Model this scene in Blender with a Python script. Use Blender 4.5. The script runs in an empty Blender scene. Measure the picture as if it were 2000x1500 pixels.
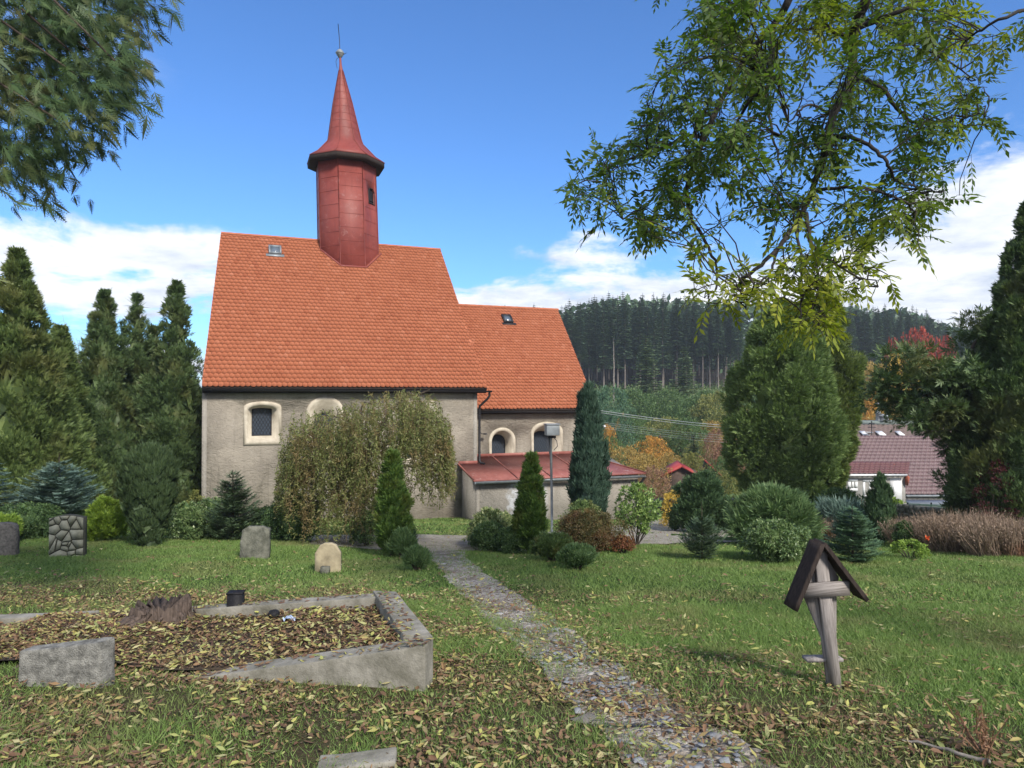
import bpy, math, random
import numpy as np
from math import radians, sin, cos, pi, atan2, sqrt
from mathutils import Vector

# ------------------------------------------------------------------ camera, world, sun, exposure
scene = bpy.context.scene
COL = scene.collection
FPX = 1387.0                      # focal length in photograph pixels (2000 px wide)
PITCH = math.atan(20 / FPX)
EYE = 1.6
cam = bpy.data.cameras.new('camera'); camo = bpy.data.objects.new('camera', cam)
COL.objects.link(camo); scene.camera = camo
cam.sensor_width = 36; cam.lens = FPX / 2000 * 36
cam.clip_start = 0.05; cam.clip_end = 5000
camo.location = (0, 0, EYE); camo.rotation_euler = (pi / 2 + PITCH, 0, 0)

SUN_AZ = radians(150)             # clockwise from +Y: behind the camera, to the right
SUN_EL = radians(38)
scene.view_settings.view_transform = 'Standard'
scene.view_settings.look = 'None'
scene.view_settings.exposure = 0.8
scene.view_settings.gamma = 1
try:
    scene.cycles.max_bounces = 7; scene.cycles.transparent_max_bounces = 6
    scene.cycles.diffuse_bounces = 3; scene.cycles.volume_bounces = 0
    scene.cycles.volume_step_rate = 8
except Exception: pass

def N(nt, t, **kw):
    n = nt.nodes.new(t)
    for k, v in kw.items():
        if k.startswith('i_'): n.inputs[k[2:]].default_value = v
        else: setattr(n, k, v)
    return n
def math_n(nt, op, a, b=None, c=None, clamp=False):
    n = nt.nodes.new('ShaderNodeMath'); n.operation = op; n.use_clamp = clamp
    for i, v in enumerate((a, b, c)):
        if v is None: continue
        if isinstance(v, (int, float)): n.inputs[i].default_value = v
        else: nt.links.new(v, n.inputs[i])
    return n.outputs[0]
def mrange(nt, v, a, b, c=0., d=1., smooth=True):
    n = nt.nodes.new('ShaderNodeMapRange'); n.interpolation_type = 'SMOOTHSTEP' if smooth else 'LINEAR'
    nt.links.new(v, n.inputs[0])
    for i, x in enumerate((a, b, c, d)): n.inputs[i + 1].default_value = x
    return n.outputs[0]
def mixc(nt, f, a, b, mode='MIX'):
    n = nt.nodes.new('ShaderNodeMix'); n.data_type = 'RGBA'; n.blend_type = mode
    if isinstance(f, (int, float)): n.inputs[0].default_value = f
    else: nt.links.new(f, n.inputs[0])
    for i, v in ((6, a), (7, b)):
        if isinstance(v, (tuple, list)): n.inputs[i].default_value = (v[0], v[1], v[2], 1)
        else: nt.links.new(v, n.inputs[i])
    return n.outputs[2]
def ramp(nt, v, stops, interp='LINEAR'):
    n = nt.nodes.new('ShaderNodeValToRGB'); cr = n.color_ramp; cr.interpolation = interp
    while len(cr.elements) > 1: cr.elements.remove(cr.elements[0])
    for i, (p, c) in enumerate(stops):
        e = cr.elements[0] if i == 0 else cr.elements.new(p)
        e.position = p; e.color = (c[0], c[1], c[2], 1)
    nt.links.new(v, n.inputs[0]); return n.outputs[0]
def noise(nt, vec, scale, detail=4, rough=.55, dist=0.):
    n = nt.nodes.new('ShaderNodeTexNoise'); n.inputs['Scale'].default_value = scale
    n.inputs['Detail'].default_value = detail; n.inputs['Roughness'].default_value = rough
    n.inputs['Distortion'].default_value = dist
    if vec is not None: nt.links.new(vec, n.inputs['Vector'])
    return n.outputs[0]

def make_world():
    w = bpy.data.worlds.new('World'); scene.world = w; w.use_nodes = True
    nt = w.node_tree; nt.nodes.clear()
    out = N(nt, 'ShaderNodeOutputWorld'); bg = N(nt, 'ShaderNodeBackground')
    bg.inputs['Strength'].default_value = 0.13
    sky = N(nt, 'ShaderNodeTexSky'); sky.sky_type = 'NISHITA'; sky.sun_disc = False
    sky.sun_elevation = SUN_EL; sky.sun_rotation = SUN_AZ
    sky.air_density = 1.0; sky.dust_density = 0.1; sky.ozone_density = 3.0
    tc = N(nt, 'ShaderNodeTexCoord'); sx = N(nt, 'ShaderNodeSeparateXYZ')
    nt.links.new(tc.outputs['Generated'], sx.inputs[0])
    x, y, z = sx.outputs
    zc = math_n(nt, 'ADD', math_n(nt, 'MAXIMUM', z, 0.0), 0.13)
    cx = N(nt, 'ShaderNodeCombineXYZ')
    nt.links.new(math_n(nt, 'DIVIDE', x, zc), cx.inputs[0]); nt.links.new(math_n(nt, 'DIVIDE', y, zc), cx.inputs[1])
    cx.inputs[2].default_value = 3.7
    n1 = noise(nt, cx.outputs[0], 1.1, 9, .58, .3)
    n2 = noise(nt, tc.outputs['Generated'], 9, 6, .6, .4)
    az = math_n(nt, 'ARCTAN2', x, y)
    # upper rim of the cloud bank: low on the left and centre, climbing to the right
    rim = math_n(nt, 'ADD', mrange(nt, az, .36, .66, .205, .325, False),
                 mrange(nt, az, -.45, -.15, .02, -.07))
    rim = math_n(nt, 'ADD', rim, mrange(nt, az, -.15, .02, 0, .06))
    rim = math_n(nt, 'ADD', rim, math_n(nt, 'MULTIPLY', math_n(nt, 'SUBTRACT', n2, .5), .12))
    d = math_n(nt, 'SUBTRACT', rim, z)
    lowl = math_n(nt, 'MULTIPLY', mrange(nt, az, -.22, -.38, 0, 1), mrange(nt, z, .15, .07, 0, 1))
    cov = math_n(nt, 'ADD', math_n(nt, 'MULTIPLY', d, 6.5), math_n(nt, 'MULTIPLY', math_n(nt, 'SUBTRACT', n1, .5), 2.4))
    cov = math_n(nt, 'SUBTRACT', cov, math_n(nt, 'MULTIPLY', lowl, 1.05))
    f = mrange(nt, cov, .04, .36, 0, .97)
    thin = mrange(nt, noise(nt, cx.outputs[0], .55, 7, .62, .8), .58, .85, 0, .30)
    f = math_n(nt, 'MAXIMUM', f, thin)
    behind = mrange(nt, math_n(nt, 'ABSOLUTE', az), .95, 1.5, 0, .75)      # unseen overcast added behind the viewer for bright neutral fill
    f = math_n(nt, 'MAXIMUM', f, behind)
    f = math_n(nt, 'MULTIPLY', f, mrange(nt, z, -.02, .02))
    shade = noise(nt, cx.outputs[0], 2.3, 7, .6)
    cc = ramp(nt, shade, [(.32, (3.0, 3.4, 4.1)), (.58, (5.2, 5.3, 5.5))])
    blue = mixc(nt, 1.0, sky.outputs[0], (0.40, 0.63, 0.90), 'MULTIPLY')
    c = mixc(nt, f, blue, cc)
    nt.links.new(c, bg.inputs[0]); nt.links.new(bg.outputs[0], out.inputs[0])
make_world()

sl = bpy.data.lights.new('sun', 'SUN'); so = bpy.data.objects.new('sun', sl); COL.objects.link(so)
sl.energy = 3.0; sl.angle = radians(10); sl.color = (1.0, .93, .82)
sd = Vector((sin(SUN_AZ) * cos(SUN_EL), cos(SUN_AZ) * cos(SUN_EL), sin(SUN_EL)))
so.rotation_euler = (-sd).to_track_quat('-Z', 'Y').to_euler()
so.location = sd * 80

# ------------------------------------------------------------------ pixel rays and terrain
def ray(px, py):
    a = (px - 1000) / FPX; b = (750 - py) / FPX
    v = np.array([a, cos(PITCH) - b * sin(PITCH), sin(PITCH) + b * cos(PITCH)])
    return v
PY = np.array([-40, -12, 0, 5, 15, 27, 40, 47, 56, 75, 100, 140, 190, 230, 300, 420, 3000.])
PZ = np.array([3.0, 1.1, 0, -.5, -1.65, -3.2, -4.6, -6.3, -7.6, -7.7, -6.2, -1.8, 3.8, 8.5, 17, 26, 30.])
def sstep(x, a, b):
    t = np.clip((x - a) / (b - a), 0, 1); return t * t * (3 - 2 * t)
def gz(x, y):
    x = np.asarray(x, float); y = np.asarray(y, float)
    z = np.interp(y, PY, PZ)
    for o in (-.9, .9): z = z + np.interp(y + o, PY, PZ)
    z = z / 3
    k = sstep(x / np.maximum(y, 20), -.30, .02)               # the hill stands on the right side only
    z = np.where(y > 75, -7.7 + (z + 7.7) * k, z)
    z = z - .012 * x * sstep(y, 3, 20) * (1 - sstep(y, 50, 90))
    z = z + .035 * np.sin(x * .9 + y * .37 + .6) * np.cos(y * .8 - x * .25) + .018 * np.sin(x * 2.3 + 1) * np.sin(y * 2.1)
    return z
def G(px, py, dz=0.):
    v = ray(px, py); t = np.geomspace(1.5, 900, 6000)
    P = v[None] * t[:, None]; P[:, 2] += EYE
    below = P[:, 2] < gz(P[:, 0], P[:, 1]) + dz
    i = int(np.argmax(below)) if below.any() else len(t) - 1
    p = P[i]; return np.array([p[0], p[1], float(gz(p[0], p[1]))])
def Z(py, d, px=1000):            # height of a pixel row at depth d
    v = ray(px, py); return EYE + v[2] / v[1] * d
def X(px, d): v = ray(px, 770); return v[0] / v[1] * d
def GD(px, d): x = X(px, d); return np.array([x, d, float(gz(x, d))])

# ------------------------------------------------------------------ mesh helpers
def nrm(a): return a / np.maximum(np.linalg.norm(a, axis=-1, keepdims=True), 1e-9)
class MB:
    def __init__(s): s.V = []; s.F = {}; s.n = 0
    def raw(s, V, F):
        V = np.asarray(V, float).reshape(-1, 3)
        if isinstance(F, np.ndarray) and F.ndim == 2:
            s.F.setdefault(F.shape[1], []).append(F + s.n)
        else:
            for f in F: s.F.setdefault(len(f), []).append(np.array([f]) + s.n)
        s.V.append(V); s.n += len(V); return s
    def box(s, c, size, rot=None, jit=0, rng=None, taper=1.):
        h = np.array(size) / 2.
        V = np.array([[x, y, z] for z in (-1, 1) for y in (-1, 1) for x in (-1, 1)], float) * h
        V[4:, :2] *= taper
        if jit: V += rng.normal(0, jit, V.shape)
        if rot is not None: V = V @ np.array(rot).T
        V += np.array(c)
        return s.raw(V, np.array([[0, 2, 3, 1], [4, 5, 7, 6], [0, 1, 5, 4], [2, 6, 7, 3], [0, 4, 6, 2], [1, 3, 7, 5]]))
    def prism(s, poly, d0, d1, axis=1):
        """poly of (a,b) extruded along axis (1: a=x,b=z, extruded in y)"""
        n = len(poly); V = []
        for d in (d0, d1):
            for a, b in poly:
                V.append((a, d, b) if axis == 1 else ((d, a, b) if axis == 0 else (a, b, d)))
        F = [list(range(n)), list(range(2 * n - 1, n - 1, -1))] + [[(i + 1) % n, i, n + i, n + (i + 1) % n] for i in range(n)]
        return s.raw(V, F)
    def tube(s, pts, r, n=6, cap=True):
        P = np.asarray(pts, float); m = len(P); r = np.broadcast_to(np.asarray(r, float), (m,))
        T = nrm(np.gradient(P, axis=0)); up = np.array([0, 0, 1.]) if abs(T[0][2]) < .9 else np.array([1., 0, 0])
        A = nrm(np.cross(T[0], up)); V = []
        for i in range(m):
            A = nrm(A - T[i] * np.dot(A, T[i])); B = np.cross(T[i], A)
            for k in range(n):
                a = 2 * pi * k / n; V.append(P[i] + r[i] * (cos(a) * A + sin(a) * B))
        F = np.array([[i * n + k, i * n + (k + 1) % n, (i + 1) * n + (k + 1) % n, (i + 1) * n + k] for i in range(m - 1) for k in range(n)])
        s.raw(V, F)
        if cap:
            s.F.setdefault(n, []).append(np.array([[s.n - 1 - k for k in range(n)]]))
            s.F.setdefault(n, []).append(np.array([[s.n - m * n + (n - 1 - k) if False else s.n - m * n + k for k in range(n)]]))
        return s
    def lathe(s, prof, n=8, c=(0, 0, 0), rot=0., lean=(0, 0)):
        V = []; m = len(prof)
        for r, z in prof:
            for k in range(n):
                a = 2 * pi * (k + .5) / n + rot
                V.append((c[0] + r * cos(a) + lean[0] * z, c[1] + r * sin(a) + lean[1] * z, c[2] + z))
        F = np.array([[i * n + k, i * n + (k + 1) % n, (i + 1) * n + (k + 1) % n, (i + 1) * n + k] for i in range(m - 1) for k in range(n)])
        return s.raw(V, F)
    def build(s, name, mat, parent=None, smooth=False, loc=None):
        me = bpy.data.meshes.new(name)
        V = np.concatenate(s.V); ls = []; li = []; tot = 0
        for k, arrs in s.F.items():
            A = np.concatenate(arrs).astype(np.int32); li.append(A.ravel())
            ls.append(tot + np.arange(len(A), dtype=np.int32) * k); tot += A.size
        li = np.concatenate(li); ls = np.concatenate(ls)
        me.vertices.add(len(V)); me.vertices.foreach_set('co', V.astype(np.float32).ravel())
        me.loops.add(len(li)); me.loops.foreach_set('vertex_index', li)
        me.polygons.add(len(ls)); me.polygons.foreach_set('loop_start', ls)
        if smooth: me.polygons.foreach_set('use_smooth', np.ones(len(ls), bool))
        me.update(calc_edges=True); me.validate()
        me.materials.append(mat)
        o = bpy.data.objects.new(name, me); COL.objects.link(o)
        if parent is not None: o.parent = parent
        if loc is not None: o.location = loc
        return o
def tag(o, label=None, cat=None, group=None, kind=None):
    if label: o['label'] = label
    if cat: o['category'] = cat
    if group: o['group'] = group
    if kind: o['kind'] = kind
    return o
def empty(name, loc, rz=0, label=None, cat=None, group=None):
    o = bpy.data.objects.new(name, None); COL.objects.link(o); o.empty_display_size = .3
    o.location = loc; o.rotation_euler = (0, 0, rz); return tag(o, label, cat, group)
def copy_tree(o, parent=None):
    c = o.copy(); COL.objects.link(c)
    if parent is not None: c.parent = parent
    for ch in list(o.children): copy_tree(ch, c)
    return c
def Rz(a): c, s = cos(a), sin(a); return np.array([[c, -s, 0], [s, c, 0], [0, 0, 1.]])
def Rx(a): c, s = cos(a), sin(a); return np.array([[1, 0, 0], [0, c, -s], [0, s, c]])
def Ry(a): c, s = cos(a), sin(a); return np.array([[c, 0, s], [0, 1, 0], [-s, 0, c]])

# ------------------------------------------------------------------ materials
def base_mat(name):
    m = bpy.data.materials.new(name); m.use_nodes = True; nt = m.node_tree
    b = nt.nodes['Principled BSDF']; tc = N(nt, 'ShaderNodeTexCoord')
    return m, nt, b, tc.outputs['Object']
def bump(nt, b, h, strength=.5, dist=.02):
    n = N(nt, 'ShaderNodeBump'); n.inputs['Strength'].default_value = strength; n.inputs['Distance'].default_value = dist
    nt.links.new(h, n.inputs['Height']); nt.links.new(n.outputs[0], b.inputs['Normal'])
def solid(name, c1, c2=None, rough=.7, sc=6, bs=.3, bd=.01, metal=0., spec=.4, det=6):
    m, nt, b, co = base_mat(name)
    c2 = c2 or tuple(v * .6 for v in c1)
    n = noise(nt, co, sc, det, .6)
    nt.links.new(ramp(nt, n, [(.32, c2), (.66, c1)]), b.inputs['Base Color'])
    b.inputs['Roughness'].default_value = rough; b.inputs['Metallic'].default_value = metal
    b.inputs['Specular IOR Level'].default_value = spec
    if bs: bump(nt, b, noise(nt, co, sc * 6, 5, .65), bs, bd)
    return m
def foliage(name, cols, trans=.22, rough=.55, patch=None, psc=1.2, tint=1.25, spec=.35, gain=2.0):
    """leaf colours vary leaf by leaf; 'patch' is a second real colour (bronzed or yellow parts)"""
    cols = [tuple(v * gain for v in c) for c in cols]; patch = patch and tuple(v * gain for v in patch)
    m, nt, b, co = base_mat(name)
    g = N(nt, 'ShaderNodeNewGeometry')
    n = len(cols)
    c = ramp(nt, g.outputs['Random Per Island'], [(i / max(1, n - 1), cc) for i, cc in enumerate(cols)])
    if patch:
        f = mrange(nt, noise(nt, co, psc, 3, .6), .48, .66)
        c = mixc(nt, f, c, patch)
    nt.links.new(c, b.inputs['Base Color']); b.inputs['Roughness'].default_value = rough
    b.inputs['Specular IOR Level'].default_value = spec
    if trans:
        t = N(nt, 'ShaderNodeBsdfTranslucent'); nt.links.new(mixc(nt, 1., c, (tint, tint * 1.1, .8), 'MULTIPLY'), t.inputs[0])
        mx = N(nt, 'ShaderNodeMixShader'); mx.inputs[0].default_value = trans
        nt.links.new(b.outputs[0], mx.inputs[1]); nt.links.new(t.outputs[0], mx.inputs[2])
        nt.links.new(mx.outputs[0], nt.nodes['Material Output'].inputs[0])
    return m

M = {}
M['bark'] = solid('bark', (.10, .078, .06), (.04, .03, .024), .9, 9, .8, .02)
M['ashbark'] = solid('ash_bark', (.05, .042, .036), (.018, .015, .013), .9, 12, .8, .01)
M['palebark'] = solid('pale_bark', (.30, .27, .24), (.13, .11, .10), .9, 3, .5, .02)
M['dark_metal'] = solid('dark_metal', (.022, .022, .026), (.012, .012, .014), .55, 20, .2)
M['iron'] = solid('iron', (.03, .032, .04), (.015, .015, .02), .6, 30, .2)
M['zinc'] = solid('zinc', (.30, .33, .36), (.18, .20, .22), .5, 4, .15, metal=.3)
M['concrete'] = solid('weathered_concrete', (.30, .285, .25), (.12, .115, .09), .95, 4.5, .8, .012, det=12)
M['granite'] = solid('lichen_granite', (.34, .335, .31), (.09, .09, .082), .95, 13, 1., .02, det=12)
M['rough_stone'] = solid('rough_stone', (.20, .20, .165), (.075, .078, .062), .95, 9, 1., .02, det=9)
M['pale_stone'] = solid('pale_stone', (.42, .36, .245), (.23, .195, .13), .9, 6, .5, .006)
M['blackstone'] = solid('black_stone', (.02, .02, .024), (.01, .01, .012), .6, 14, .2, spec=.15)
M['white'] = solid('white_paint', (.75, .76, .78), (.62, .63, .66), .5, 5, .1)
M['wall_grey'] = solid('wall_grey', (.33, .325, .31), (.22, .215, .20), .85, 2, .4)

def plaster(name, c1, c2, c3, white=None):
    m, nt, b, co = base_mat(name)
    big = noise(nt, co, .55, 6, .6, .5); fine = noise(nt, co, 5, 6, .65)
    c = ramp(nt, big, [(.30, c2), (.62, c1)])
    c = mixc(nt, mrange(nt, fine, .52, .75, 0, .5), c, c3)
    sx = N(nt, 'ShaderNodeSeparateXYZ'); nt.links.new(co, sx.inputs[0])
    # splash-back dirt along the foot of the wall (real staining)
    foot = math_n(nt, 'MULTIPLY', mrange(nt, math_n(nt, 'ADD', sx.outputs[2], math_n(nt, 'MULTIPLY', big, 1.0)), 1.4, .5), .45)
    c = mixc(nt, foot, c, (c2[0] * .5, c2[1] * .5, c2[2] * .45))
    mp = N(nt, 'ShaderNodeMapping'); mp.inputs['Scale'].default_value = (6, 6, .35); nt.links.new(co, mp.inputs[0])
    streak = noise(nt, mp.outputs[0], 1.0, 5, .6)
    c = mixc(nt, mrange(nt, streak, .52, .75, 0, .4), c, (c2[0] * .6, c2[1] * .6, c2[2] * .58))
    if white:
        x0, x1, z0, z1 = white
        wm = math_n(nt, 'MULTIPLY', mrange(nt, math_n(nt, 'ADD', sx.outputs[0], math_n(nt, 'MULTIPLY', fine, .5)), x0, x0 + .3),
                    mrange(nt, math_n(nt, 'ADD', sx.outputs[0], math_n(nt, 'MULTIPLY', fine, .5)), x1 + .3, x1))
        c = mixc(nt, math_n(nt, 'MULTIPLY', wm, mrange(nt, fine, .40, .58, .25, .9)), c, (.50, .52, .56))
    nt.links.new(c, b.inputs['Base Color']); b.inputs['Roughness'].default_value = .95
    b.inputs['Specular IOR Level'].default_value = .15
    mp2 = N(nt, 'ShaderNodeMapping'); mp2.inputs['Scale'].default_value = (1, 1, 1.7); mp2.inputs['Rotation'].default_value = (0, .5, 0)
    nt.links.new(co, mp2.inputs[0])
    h = math_n(nt, 'ADD', noise(nt, mp2.outputs[0], 4.6, 6, .62, 1.4), math_n(nt, 'MULTIPLY', noise(nt, co, 38, 4, .7), .35))
    bump(nt, b, h, .85, .07)
    return m
M['plaster'] = plaster('rough_plaster', (.36, .322, .27), (.19, .17, .143), (.42, .38, .325))
M['plaster2'] = plaster('annexe_plaster', (.34, .315, .28), (.24, .225, .20), (.38, .36, .33), white=(10.95, 12.5, 0, 2))
M['cream'] = solid('cream_render', (.56, .51, .42), (.38, .33, .26), .9, 3.5, .4, .008)

def tile_mat():
    m, nt, b, co = base_mat('clay_tile')
    g = N(nt, 'ShaderNodeNewGeometry')
    c = ramp(nt, g.outputs['Random Per Island'], [(0, (.33, .10, .050)), (.12, (.375, .122, .062)), (.92, (.40, .134, .069)), (1, (.44, .16, .09))])
    c = mixc(nt, mrange(nt, noise(nt, co, .5, 5, .6), .45, .72, 0, .3), c, (.30, .09, .042))
    nt.links.new(c, b.inputs['Base Color']); b.inputs['Roughness'].default_value = .8
    b.inputs['Specular IOR Level'].default_value = .25
    bump(nt, b, noise(nt, co, 40, 4, .6), .25, .004)
    return m
M['tile'] = tile_mat()
def redmetal(name, c1, c2, wear, bs=.15):
    m, nt, b, co = base_mat(name)
    c = ramp(nt, noise(nt, co, 1.1, 7, .65, .6), [(.34, c2), (.62, c1)])
    c = mixc(nt, mrange(nt, noise(nt, co, 4.5, 8, .7, 1.0), .56, .72, 0, wear), c, (.50, .36, .34))
    mp = N(nt, 'ShaderNodeMapping'); mp.inputs['Scale'].default_value = (7, 7, .5); nt.links.new(co, mp.inputs[0])
    c = mixc(nt, mrange(nt, noise(nt, mp.outputs[0], 1, 6, .6), .5, .8, 0, .45), c, tuple(v * .6 for v in c2))
    nt.links.new(c, b.inputs['Base Color']); b.inputs['Roughness'].default_value = .55
    b.inputs['Specular IOR Level'].default_value = .35
    bump(nt, b, noise(nt, co, 3, 5, .6), bs, .02)
    return m
M['towerred'] = redmetal('painted_tower_sheet', (.235, .052, .042), (.17, .035, .030), .22, .35)
M['annexred'] = redmetal('worn_red_sheet', (.31, .115, .095), (.22, .070, .058), 1.)
def glassy(name, c):
    m, nt, b, co = base_mat(name); b.inputs['Base Color'].default_value = (*c, 1)
    b.inputs['Roughness'].default_value = .08; b.inputs['Specular IOR Level'].default_value = .8; return m
M['glass'] = glassy('dark_glass', (.055, .07, .095))
M['skyglass'] = glassy('roof_window_glass', (.10, .13, .17))
def weathered_wood(name, c1, c2, sc=(26, 26, 2.2), bs=.45):
    m, nt, b, co = base_mat(name)
    mp = N(nt, 'ShaderNodeMapping'); mp.inputs['Scale'].default_value = sc; nt.links.new(co, mp.inputs[0])
    g = noise(nt, mp.outputs[0], 1.6, 8, .65, .6)
    c = ramp(nt, g, [(.30, c2), (.60, c1)])
    c = mixc(nt, mrange(nt, noise(nt, co, 5, 5, .6), .5, .75, 0, .5), c, tuple(v * .6 for v in c1))
    nt.links.new(c, b.inputs['Base Color']); b.inputs['Roughness'].default_value = .9
    b.inputs['Specular IOR Level'].default_value = .2
    bump(nt, b, g, bs, .004); return m
M['barwood'] = weathered_wood('weathered_bar', (.31, .285, .275), (.12, .105, .10), (2.2, 70, 70), .15); M['greywood'] = weathered_wood('weathered_wood', (.31, .285, .275), (.12, .105, .10))
M['darkwood'] = weathered_wood('tarred_wood', (.045, .034, .030), (.014, .011, .011))

# ------------------------------------------------------------------ ground
def ground_mat():
    m, nt, b, co = base_mat('ground_surface')
    sx = N(nt, 'ShaderNodeSeparateXYZ'); nt.links.new(co, sx.inputs[0]); x, y, z = sx.outputs
    n1 = noise(nt, co, .6, 6, .6); n2 = noise(nt, co, 7, 7, .65); n3 = noise(nt, co, 30, 5, .7)
    grass = ramp(nt, n2, [(.3, (.030, .058, .016)), (.65, (.062, .115, .028))])
    soil = ramp(nt, n3, [(.3, (.035, .026, .017)), (.7, (.12, .088, .055))])
    yb = math_n(nt, 'MINIMUM', math_n(nt, 'MAXIMUM', math_n(nt, 'SUBTRACT', 7.6, math_n(nt, 'MULTIPLY', x, .95)), 4.6), 10.3)
    near = mrange(nt, math_n(nt, 'SUBTRACT', math_n(nt, 'ADD', yb, math_n(nt, 'MULTIPLY', math_n(nt, 'SUBTRACT', n1, .5), 5)), y), -1.2, 1.8, .08, .8)
    f = math_n(nt, 'ADD', near, math_n(nt, 'MULTIPLY', math_n(nt, 'SUBTRACT', n2, .5), 1.0), clamp=True)
    c = mixc(nt, f, grass, soil)
    far = ramp(nt, noise(nt, co, .06, 6, .65), [(.35, (.035, .06, .02)), (.65, (.10, .115, .04))])
    c = mixc(nt, mrange(nt, y, 46, 60), c, far)
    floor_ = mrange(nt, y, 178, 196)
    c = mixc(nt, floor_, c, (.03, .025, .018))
    nt.links.new(c, b.inputs['Base Color']); b.inputs['Roughness'].default_value = 1.
    b.inputs['Specular IOR Level'].default_value = .1
    bump(nt, b, math_n(nt, 'ADD', n2, n3), .8, .05); return m
M['ground'] = ground_mat()
xs = np.concatenate([-np.geomspace(20.4, 1100, 42)[::-1], np.linspace(-20, 34, 190), np.geomspace(34.8, 1100, 42)])
ys = np.concatenate([np.linspace(-30, 2, 24), np.linspace(2.3, 32, 130), np.geomspace(32.6, 1200, 84)])
XX, YY = np.meshgrid(xs, ys); nx, ny = len(xs), len(ys)
I = (np.arange(ny - 1)[:, None] * nx + np.arange(nx - 1)[None]).ravel()
mb = MB(); mb.raw(np.stack([XX, YY, gz(XX, YY)], -1).reshape(-1, 3), np.stack([I, I + 1, I + nx + 1, I + nx], 1))
tag(mb.build('ground', M['ground'], smooth=True), kind='structure')

def gravel_mat(name, cols, leafy=.4):
    m, nt, b, co = base_mat(name)
    v = N(nt, 'ShaderNodeTexVoronoi'); v.inputs['Scale'].default_value = 26; nt.links.new(co, v.inputs['Vector'])
    sp = N(nt, 'ShaderNodeSeparateColor'); nt.links.new(v.outputs['Color'], sp.inputs[0])
    c = ramp(nt, sp.outputs[0], cols)
    c = mixc(nt, mrange(nt, noise(nt, co, 2.2, 6, .65), .44, .62, 0, leafy), c, (.11, .078, .042))
    nt.links.new(c, b.inputs['Base Color']); b.inputs['Roughness'].default_value = .95
    h = math_n(nt, 'SUBTRACT', 1., v.outputs['Distance'])
    bump(nt, b, math_n(nt, 'ADD', h, noise(nt, co, 60, 3, .6)), .8, .03); return m
M['path'] = gravel_mat('path_gravel', [(0, (.20, .17, .145)), (.5, (.34, .30, .26)), (1, (.46, .42, .37))], .65)
M['lane'] = gravel_mat('lane_gravel', [(0, (.22, .20, .165)), (.5, (.32, .30, .25)), (1, (.42, .39, .33))], .35)
rng = np.random.default_rng(7)
def strip(name, L, R, mat, dz, sub=10, cross=10, rag=.12):
    """sheet draped on the ground between two edge lines given in the photograph's ground pixels"""
    A = np.array([G(*p)[:2] for p in L]); B = np.array([G(*p)[:2] for p in R])
    t = np.linspace(0, len(A) - 1, (len(A) - 1) * sub + 1)
    def cr(P):
        return np.stack([np.interp(t, np.arange(len(P)), P[:, k]) for k in (0, 1)], 1)
    a, b_ = cr(A), cr(B); k = np.ones(7) / 7
    for q in (a, b_):
        for c in (0, 1):
            q[3:-3, c] = np.convolve(q[:, c], k, 'same')[3:-3]
        q += np.random.default_rng(len(L)).normal(0, rag, q.shape) * .5
    s = np.linspace(0, 1, cross)[None, :, None]
    P = a[:, None] * (1 - s) + b_[:, None] * s
    z = gz(P[..., 0], P[..., 1]) + dz
    V = np.concatenate([P, z[..., None]], -1).reshape(-1, 3); m_, n_ = len(t), cross
    I = (np.arange(m_ - 1)[:, None] * n_ + np.arange(n_ - 1)[None]).ravel()
    mb = MB(); mb.raw(V, np.stack([I, I + 1, I + n_ + 1, I + n_], 1))
    o = mb.build(name, mat, smooth=True); return tag(o, kind='structure'), a, b_
PL = [(812, 1076), (846, 1096), (868, 1125), (905, 1165), (945, 1215), (1010, 1268), (1080, 1335), (1150, 1410), (1230, 1500), (1310, 1640), (1330, 2000)]
PR = [(905, 1074), (912, 1092), (940, 1116), (1005, 1158), (1070, 1200), (1150, 1262), (1250, 1335), (1390, 1410), (1520, 1500), (1760, 1640), (2150, 2000)]
_, pa, pb = strip('path', PL, PR, M['path'], .012, 14, 14, .05)
strip('gravel_lane', [(560, 1047), (600, 1047), (640, 1046), (800, 1047), (950, 1046), (1080, 1040), (1200, 1028), (1330, 1010), (1440, 1006), (1560, 1008)],
      [(560, 1052), (600, 1063), (640, 1068), (800, 1078), (950, 1078), (1080, 1073), (1220, 1066), (1330, 1062), (1450, 1058), (1570, 1052)], M['lane'], .018, 8, 8, .10)

# ------------------------------------------------------------------ church
TH = radians(21); CZ = -3.0
P0 = np.array([X(395, 25.), 25., CZ])
U = np.array([cos(TH), sin(TH), 0]); Vv = np.array([-sin(TH), cos(TH), 0])
def CL(px, py, yl):               # pixel -> church-local (x, z) on the plane at local depth yl
    v = ray(px, py); o = np.array([0, 0, EYE]) - P0
    t = (yl - o @ Vv) / (v @ Vv); p = o + v * t
    return float(p @ U), float(p[2])   # z relative to the church root
church = empty('village_church', P0, TH, 'small village church with orange tiled roofs, grey plaster walls and a red octagonal bell turret', 'church')
def arch(xc, w, z0, z1, seg=10, rise=None):
    """closed outline: sill at z0, crown at z1, width w; rise = height of the arched part"""
    rise = w / 2 if rise is None else rise
    pts = [(xc - w / 2, z0), (xc + w / 2, z0)]
    for i in range(seg + 1):
        a = pi * i / seg; pts.append((xc + w / 2 * cos(a), z1 - rise + rise * sin(a)))
    return pts
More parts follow.
